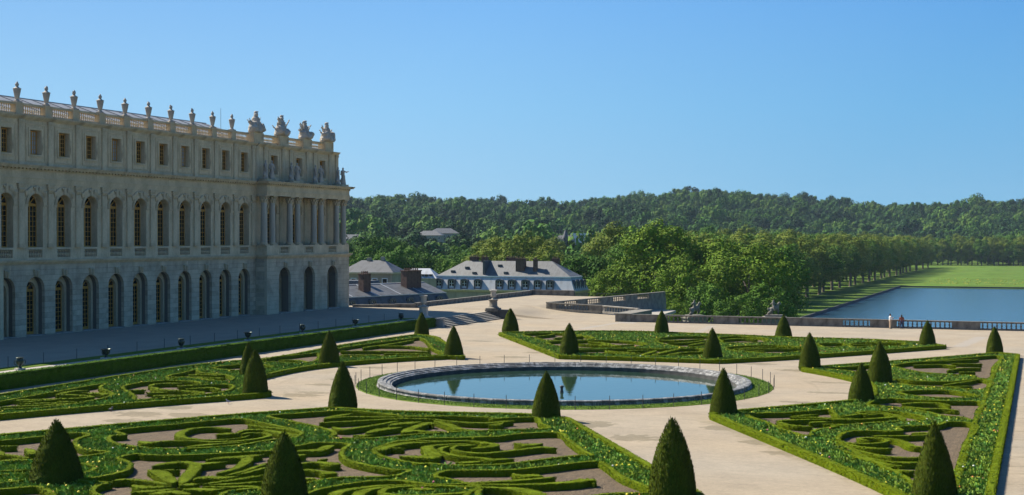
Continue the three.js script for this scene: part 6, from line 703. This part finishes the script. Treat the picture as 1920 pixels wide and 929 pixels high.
// ---------------------------------------------------------------- two visitors at the balustrade
{
  const skin = std({ color: rgb(0.50, 0.30, 0.21), roughness: 0.6 }), cloth = (r, g, b) => std({ color: rgb(r, g, b), roughness: 0.95 });
  const legs = (sp, h) => [[[0.09, h * 0.53, 0], [0.10 + sp, h * 0.28, 0.02], 0.095, 0.068], [[0.10 + sp, h * 0.28, 0.02], [0.10 + sp, h * 0.06, -0.02], 0.066, 0.05], [[-0.09, h * 0.53, 0], [-0.10 - sp, h * 0.28, 0.0], 0.095, 0.068], [[-0.10 - sp, h * 0.28, 0.0], [-0.10 - sp, h * 0.06, -0.03], 0.066, 0.05], [[-0.08, h * 0.55, 0], [0.08, h * 0.55, 0], 0.12]];
  const head = h => bones([[[0, h * 0.925, 0.01], [0, h * 0.945, 0], 0.082, 0.095], [[0, h * 0.89, 0.03], [0, h * 0.9, 0.05], 0.055, 0.05], [[0, h * 0.83, -0.01], [0, h * 0.89, 0], 0.055], [[0, h * 0.918, 0.095], [0, h * 0.905, 0.112], 0.016, 0.02], [[0.088, h * 0.92, 0], [0.092, h * 0.905, 0], 0.02], [[-0.088, h * 0.92, 0], [-0.092, h * 0.905, 0], 0.02]], 0.025);
  const hand = (p, sgn) => [[p, [p[0], p[1] + 0.02, p[2] + 0.06], 0.036, 0.036], ...[-0.027, -0.009, 0.009, 0.027].map((o, i) => [[p[0] + o, p[1] + 0.02, p[2] + 0.07], [p[0] + o, p[1] + 0.005, p[2] + 0.125 + (i % 3) * 0.008], 0.009, 0.008]), [[p[0] + sgn * 0.035, p[1] + 0.02, p[2] + 0.03], [p[0] + sgn * 0.055, p[1] + 0.03, p[2] + 0.085], 0.011, 0.009]];
  function person(label, pos, turn, h, shirt, trousers, hairM, longHair, holds) {
    const t = thing('person', label, 'person', 'visitors at the balustrade', pos, turn), y = h * 0.81, e1 = holds ? [-0.24, h * 0.64, 0.1] : [-0.27, h * 0.63, -0.03], w1 = holds ? [-0.08, h * 0.72, 0.3] : [-0.2, h * 0.53, 0.2], e2 = holds ? [0.24, h * 0.64, 0.1] : [0.27, h * 0.63, 0], w2 = holds ? [0.08, h * 0.72, 0.3] : [0.15, h * 0.58, 0.26];
    const arms = [[[-0.19, y, 0], e1, 0.055, 0.045], [e1, w1, 0.043, 0.032], [[0.19, y, 0], e2, 0.055, 0.045], [e2, w2, 0.043, 0.032]];
    const core = bones([...legs(0.02, h), [[0, h * 0.56, 0], [0, h * 0.74, 0], 0.125, 0.135], [[-0.13, h * 0.79, 0], [0.13, h * 0.79, 0], 0.075], ...arms], 0.04), hd = head(h), hands = bones([...hand(w1, 1), ...hand(w2, -1)], 0.008), feet = bones([[[0.12, 0.05, -0.03], [0.13, 0.035, 0.16], 0.05, 0.04], [[-0.12, 0.05, -0.03], [-0.13, 0.035, 0.15], 0.05, 0.04]], 0.02);
    const body = part(t, 'body', merge([sdfMesh((x, yy, z) => smin(core(x, yy, z), hd(x, yy, z), 0.03), [-0.45, -0.03, -0.3], [0.45, h + 0.05, 0.45], 0.025), sdfMesh(hands, [-0.4, w1[1] - 0.1, 0], [0.4, w2[1] + 0.12, 0.55], 0.007)]), skin);
    const sh = bones([[[0, h * 0.54, 0], [0, h * 0.74, 0], 0.15, 0.155], [[-0.14, h * 0.79, 0], [0.14, h * 0.79, 0], 0.092], [[-0.19, y, 0], e1, 0.073, 0.06], [[0.19, y, 0], e2, 0.073, 0.06], ...(holds ? [] : [[e1, w1, 0.058, 0.045], [e2, w2, 0.058, 0.045]])], 0.05);
    part(t, 'shirt', sdfMesh((x, yy, z) => Math.max(sh(x, yy, z) + 0.008 * Math.sin(yy * 22 + x * 9), yy - h * 0.845, h * 0.49 - yy), [-0.5, h * 0.45, -0.35], [0.5, h * 0.9, 0.45], 0.022), shirt);
    const tr = bones(legs(0.02, h).map(b => [b[0], b[1], b[2] + 0.022, (b[3] ?? b[2]) + 0.03]), 0.03); part(t, 'trousers', sdfMesh((x, yy, z) => Math.max(tr(x, yy, z), 0.06 - yy), [-0.4, -0.02, -0.3], [0.4, h * 0.65, 0.3], 0.022), trousers);
    part(t, 'shoes', sdfMesh((x, yy, z) => Math.max(feet(x, yy, z), -yy), [-0.3, -0.04, -0.2], [0.3, 0.2, 0.3], 0.02), cloth(0.04, 0.035, 0.03));
    const hr = bones(longHair ? [[[0, h * 0.955, -0.02], [0, h * 0.95, -0.03], 0.108], [[0, h * 0.93, -0.05], [0, h * 0.80, -0.09], 0.095, 0.08]] : [[[0, h * 0.957, -0.012], [0, h * 0.945, -0.03], 0.1, 0.095]], 0.03); part(t, 'hair', sdfMesh((x, yy, z) => Math.max(hr(x, yy, z), -(Math.hypot(x * 0.9, yy - h * 0.915, z - 0.1) - 0.085)), [-0.25, h * 0.7, -0.3], [0.25, h + 0.12, 0.25], 0.018), hairM);
    return t;
  }
  const yaw = (dx, dz) => Math.atan2(dx, dz);
  person('person in a white shirt and tan trousers facing right at the balustrade', [-17.7, 0, -167.6], yaw(1, -0.5), 1.76, cloth(0.70, 0.70, 0.68), cloth(0.42, 0.30, 0.20), cloth(0.02, 0.016, 0.013), false, true);
  const cam = thing('small_camera', 'small dark camera held up by the person in white', 'camera', null, [-17.38, 1.27, -167.77], yaw(1, -0.5)); part(cam, 'camera_body', boxUV(box(-0.06, 0.06, -0.035, 0.045, -0.03, 0.03)), M.iron); const lens = lathe([[0, 0], [0.025, 0], [0.028, 0.05], [0, 0.05]], 12); lens.rotateX(Math.PI / 2); part(cam, 'lens', lens, M.iron, [0, 0, 0.03]);
  person('person in a rust-brown top and dark jeans facing the lake', [-16.45, 0, -168.15], yaw(-0.15, -1), 1.62, cloth(0.26, 0.075, 0.04), cloth(0.045, 0.06, 0.11), cloth(0.025, 0.014, 0.01), true, false);
}
// ---------------------------------------------------------------- two pigeons on the left path
[[-54.3, -69.7, 1.4, 0.10, 'dark pigeon walking on the path before the left bed'], [-49.7, -75.7, -0.6, 0.26, 'pale grey pigeon near the corner of the left bed']].forEach(([x, z, turn, k, label]) => {
  const t = thing('pigeon', label, 'bird', 'pigeons on the path', [x, 0, z], turn), m = std({ color: rgb(k, k, k * 1.12) });
  part(t, 'body', sdfMesh(bones([[[0, 0.16, -0.06], [0, 0.18, 0.06], 0.05, 0.062], [[0, 0.16, -0.1], [0, 0.13, -0.22], 0.035, 0.015], [[0, 0.21, 0.09], [0, 0.28, 0.11], 0.04, 0.03], [[0, 0.30, 0.12], [0, 0.30, 0.13], 0.033], [[0, 0.295, 0.15], [0, 0.288, 0.18], 0.01, 0.006]], 0.03), [-0.1, 0.05, -0.27], [0.1, 0.37, 0.22], 0.012), m);
  for (const s of [-1, 1]) part(t, 'leg', merge([box(s * 0.025 - 0.005, s * 0.025 + 0.005, 0, 0.12, 0, 0.01), box(s * 0.025 - 0.015, s * 0.025 + 0.015, 0, 0.008, 0, 0.05)]), std({ color: rgb(0.4, 0.12, 0.1) }));
});
// ---------------------------------------------------------------- trees
const leafMats = {};
function crownGeo(seed, rx, ry, lobes, perLobe, leaf, lobeR, jit = 0.95) {
  const R = rngOf(seed), P = [], N = [], C = [], L = [];
  for (let i = 0; i < lobes; i++) { let x, y, z, q; do { x = R() * 2 - 1; y = R() * 2 - 1; z = R() * 2 - 1; q = x * x + y * y + z * z; } while (q > 1 || q < 0.12); const k = Math.pow(q, -0.16) * 0.86; const low = y < -0.55 ? 0.8 : 1; L.push([x * k * rx * low, y * k * ry, z * k * rx * low, lobeR * (0.65 + R() * 0.6) * (y > 0.7 ? 0.8 : 1), 0.82 + R() * 0.36]); }
  const v = new THREE.Vector3(), n = new THREE.Vector3(), t = new THREE.Vector3(), b = new THREE.Vector3();
  for (const [lx, ly, lz, lr, tone] of L) for (let k = 0; k < perLobe; k++) {
    let x, y, z, q; do { x = R() * 2 - 1; y = R() * 2 - 1; z = R() * 2 - 1; q = x * x + y * y + z * z; } while (q > 1 || q < 0.05); const s = 1 / Math.sqrt(q), rr = lr * (0.62 + 0.42 * R());
    v.set(lx + x * s * rr, ly + y * s * rr * 0.85, lz + z * s * rr); n.set(x * s, y * s + 0.25, z * s).add(t.set(R() - 0.5, R() - 0.5, R() - 0.5).multiplyScalar(jit)).normalize();
    t.set(R() - 0.5, R() - 0.5, R() - 0.5).cross(n).normalize(); b.crossVectors(n, t); const w = leaf * (0.6 + R() * 0.8), h = w * (0.5 + R() * 0.3), kk = tone * (0.75 + R() * 0.5), y2 = 0.85 + R() * 0.35;
    const c = [[-w, 0], [0, -h], [w, 0], [0, h]].map(([a, e]) => [v.x + t.x * a + b.x * e, v.y + t.y * a + b.y * e, v.z + t.z * a + b.z * e]);
    for (const i of [0, 1, 2, 0, 2, 3]) { P.push(...c[i]); N.push(n.x, n.y, n.z); C.push(kk * y2, kk, kk * 0.9); }
  }
  const g = new THREE.BufferGeometry(); g.setAttribute('position', new THREE.Float32BufferAttribute(P, 3)); g.setAttribute('normal', new THREE.Float32BufferAttribute(N, 3)); g.setAttribute('color', new THREE.Float32BufferAttribute(C, 3)); return g;
}
const leafM = (r, g, b) => new THREE.MeshPhysicalMaterial({ color: rgb(r, g, b), vertexColors: true, roughness: 0.75, specularIntensity: 0.18, side: THREE.DoubleSide });
const KIND = { plane: leafM(0.110, 0.185, 0.014), dark: leafM(0.050, 0.120, 0.014), light: leafM(0.142, 0.190, 0.024), mid: leafM(0.074, 0.155, 0.016), far: leafM(0.062, 0.108, 0.028) };
function trunkGeo(seed, H, base) { const R = rngOf(seed), l = [], tr = lathe([[base * 1.5, 0], [base * 1.05, 0.6], [base, H * 0.25], [base * 0.65, H * 0.6], [base * 0.2, H * 0.92]], 9); l.push(tr); for (let i = 0; i < 7; i++) { const a = i * 2.4 + R(), y = H * (0.28 + 0.07 * i), len = H * (0.30 - 0.02 * i), c = new THREE.CatmullRomCurve3([new THREE.Vector3(0, y, 0), new THREE.Vector3(Math.cos(a) * len * 0.4, y + len * 0.35, Math.sin(a) * len * 0.4), new THREE.Vector3(Math.cos(a) * len * 0.8, y + len * 0.75, Math.sin(a) * len * 0.8)]); l.push(new THREE.TubeGeometry(c, 6, base * 0.26, 5)); } return boxUV(merge(l)); }
// prototypes 22 m tall
const PROTO = {};
function proto(key, kind, seed, H, rx, ry, cy, lobes, per, leaf, lr) { PROTO[key] = { crown: crownGeo(seed, rx, ry, lobes, per, leaf, lr), trunk: trunkGeo(seed + 5, cy + ry * 0.4, 0.42), mat: KIND[kind], cy }; }
proto('planeA', 'plane', 501, 22, 6.6, 7.6, 13.6, 80, 260, 0.19, 2.2); proto('planeB', 'plane', 502, 22, 7.4, 7.2, 13.8, 84, 260, 0.19, 2.3);
proto('darkA', 'dark', 503, 22, 5.8, 7.8, 13.4, 70, 220, 0.21, 2.1); proto('darkB', 'dark', 504, 22, 6.6, 7.0, 14, 72, 220, 0.21, 2.2);
proto('lightA', 'light', 505, 22, 6.8, 9.4, 12.0, 76, 230, 0.20, 2.1); proto('lightB', 'light', 506, 22, 7.2, 9.2, 12.2, 78, 230, 0.20, 2.2);
proto('midA', 'mid', 507, 22, 7.0, 9.2, 12.2, 70, 220, 0.21, 2.2); proto('midB', 'mid', 508, 22, 6.3, 9.5, 12.0, 68, 220, 0.21, 2.1);
function tree(key, x, z, h, wide, label, group, turn, y = groundAt(x, z)) {
  const p = PROTO[key], t = thing('tree', label, 'tree', group, [x, y - 0.1, z], turn); part(t, 'trunk', p.trunk, M.bark); part(t, 'crown', p.crown, p.mat, [0, p.cy, 0]); const k = h / 22; t.scale.set(k * wide, k, k * wide); return t;
}
const TR = rngOf(900);
const row = (keys, list, label, group) => list.forEach(([px, depth, h, w = 1]) => { const [x, z] = bearing(px, depth); tree(keys[Math.floor(TR() * keys.length)], x, z, h, w, label, group, TR() * 6.28); });
const onTree = (key, px, depth, h, w, label) => { const [x, z] = bearing(px, depth); tree(key, x, z, h, w, label, 'large trees below the garden', px * 0.37); };
// big trees just below the balustrade, one by one
onTree('planeA', 1230, 300, 29.5, 1.05, 'tallest leafy tree below the garden, with an open top, behind the sunken stair'); onTree('planeB', 1160, 305, 19, 1.2, 'round pale green tree right of the mansard house, over the sunken stair'); onTree('darkB', 1100, 330, 22, 1.1, 'dark tree beside the right end of the mansard house');
onTree('planeB', 1290, 285, 22, 1.05, 'leafy tree behind the left stone group'); onTree('planeA', 1345, 300, 25.5, 1.2, 'broad sunlit tree between the two stone groups'); onTree('planeB', 1405, 280, 24.5, 1.2, 'broad dark-based tree left of the right stone group'); onTree('midA', 1450, 310, 25, 1.1, 'tree at the right end of the near clump, above the lake lawn'); onTree('midB', 1320, 270, 17, 1.1, 'lower dark tree filling the gap behind the balustrade'); onTree('midA', 1385, 262, 15, 1.2, 'low bushy tree right behind the balustrade panels'); onTree('planeA', 1262, 262, 13, 1.0, 'small bright tree beside the sunken stair end'); onTree('midB', 1195, 330, 24, 1.0, 'tree behind the tallest one, on its left'); onTree('midA', 1445, 268, 17, 1.0, 'low dark tree just behind the right stone group');
row(['lightA', 'lightB'], [[905, 380, 22], [940, 395, 25.5, 1.05], [975, 385, 26, 1.05], [1010, 395, 25.5], [1030, 380, 23], [925, 425, 26], [990, 430, 27.5]], 'olive-green tree of the rounded clump behind the mansard house', 'pale clump behind the mansard house');
row(['midA', 'darkA', 'midB', 'darkB'], [[650, 400, 22], [672, 380, 21], [700, 420, 24], [722, 400, 22], [745, 380, 22.5], [768, 415, 24], [790, 390, 21], [815, 405, 21], [838, 385, 20], [862, 400, 20.5], [885, 420, 22], [905, 440, 23], [640, 460, 25], [690, 480, 27], [735, 500, 27], [780, 480, 23], [832, 490, 20.5], [870, 500, 24], [1055, 400, 20], [1080, 420, 20.5], [1060, 460, 20.5], [1105, 440, 20.5]], 'dark green tree of the wood behind the houses', 'wood behind the houses');
row(['midA', 'lightA', 'darkA', 'lightB', 'midB'], [[1128, 520, 26], [1152, 560, 29], [1180, 600, 30], [1135, 640, 31], [1215, 560, 28], [1250, 620, 30], [1285, 560, 29], [1320, 600, 30], [1355, 640, 30], [1390, 560, 28], [1300, 480, 28], [1400, 480, 27], [1350, 520, 28], [1430, 600, 29], [1440, 500, 26], [1460, 700, 31], [1260, 720, 33], [1180, 720, 33], [1330, 740, 33], [1400, 780, 33], [1040, 640, 26], [1125, 700, 27]], 'tree crown of the wood left of the lake', 'wood left of the lake');
// rows along the left bank of the lake
for (let k = 0; k < 30; k++) { const z = -372 - k * 27, d = k < 4 ? 3 : 0; tree(k % 3 === 1 ? 'lightA' : k % 3 ? 'midA' : 'lightB', -93 + (TR() - 0.5) * 3 - d, z + (TR() - 0.5) * 6, 24 + TR() * 4, 1.2 + TR() * 0.15, 'tree in the long row on the lawn beside the lake', 'row of trees along the lake bank', TR() * 6.28); tree(k % 2 ? 'lightB' : 'midB', -108 + (TR() - 0.5) * 4, z + 12 + (TR() - 0.5) * 6, 25 + TR() * 4, 1.25, 'tree in the second row behind the lakeside trees', 'second row of trees along the lake', TR() * 6.28); if (k % 2) tree(k % 4 === 1 ? 'lightA' : 'midA', -128 + (TR() - 0.5) * 8, z, 27 + TR() * 4, 1.1, 'tree deeper in the wood behind the lakeside rows', 'trees behind the lakeside rows', TR() * 6.28); }
// trees across the far lawn
for (let k = 0; k < 17; k++) { const x = -132 + k * 8.5; tree(k % 3 ? 'lightA' : 'midA', x + (TR() - 0.5) * 3, -1262 + (TR() - 0.5) * 8, 24 + TR() * 3.5, 1, 'tree of the straight line at the far end of the lawn', 'line of trees beyond the far lawn', TR() * 6.28); tree(k % 3 ? 'midB' : 'lightB', x + 4, -1284 + (TR() - 0.5) * 8, 26 + TR() * 4, 1.05, 'tree of the second line at the far end of the lawn', 'second line of trees beyond the far lawn', TR() * 6.28); }
// wooded hills: too far to tell the trees apart
{
  const hg = [521, 522, 523, 524].map((s, i) => crownGeo(s, 7.4 + i * 0.6, 6.6 - i * 0.2, 20, 110, 0.55, 3.0, 0.5)), mats = [leafM(0.036, 0.098, 0.018), leafM(0.054, 0.130, 0.020), leafM(0.022, 0.064, 0.018), leafM(0.078, 0.145, 0.022)], sets = [[], [], [], []], R = rngOf(333);
  for (let d = 560; d < 2330; d += 16) { const half = 0.46, n = Math.floor(2 * half * d / 16); for (let i = 0; i < n; i++) { const a = YAW + (i / n * 2 - 1) * half + (R() - 0.5) * 16 / d, dd = d + (R() - 0.5) * 18, x = -Math.sin(a) * dd, z = -Math.cos(a) * dd; if (x > -145 && z > -1298) continue; const az = camAz(x, z), hidden = az < 560 || az > 2010; if (hidden) continue; const y = groundAt(x, z); const clear = [[808, 900], [833, 960], [662, 820], [1092, 900], [1060, 880]].some(([p, q]) => Math.abs(az - p) < 15 && dd < q + 30 && dd > q - 210); if (clear) continue; if (dd > 1250 && R() < 0.10) continue; const sp = noise(x * 0.011, z * 0.011, 3) * 1.6 + 0.5 + (R() - 0.5) * 0.7, big = 1 + 0.35 * noise(x * 0.02, z * 0.02, 8); sets[[2, 0, 1, 3][Math.floor(clamp(sp, 0, 0.999) * 4)]].push([x, y, z, (0.65 + R() * R() * 1.25) * big, R()]); } }
  let total = 0; sets.forEach((l, v) => { total += l.length; const im = new THREE.InstancedMesh(hg[v], mats[v], l.length), q = new THREE.Object3D(), c = new THREE.Color(); l.forEach(([x, y, z, s, r], i) => { q.position.set(x, y + 8 * s + 2, z); q.rotation.y = r * 6.28; q.scale.set(s, s * (0.9 + r * 0.6), s); q.updateMatrix(); im.setMatrixAt(i, q.matrix); const k = 0.7 + r * 0.6; im.setColorAt(i, c.setRGB(k, k, k)); }); im.name = numbered('hill_woods'); im.userData = { kind: 'stuff', label: ['dense dark green wood covering the distant hills', 'mid green trees of the distant hillside woods', 'darkest evergreen trees of the distant hillside woods', 'paler tree crowns of the distant hillside woods'][v], category: 'woods' }; im.castShadow = im.receiveShadow = true; scene.add(im); });
  console.log('hill trees', total);
}
renderer.render(scene, camera);
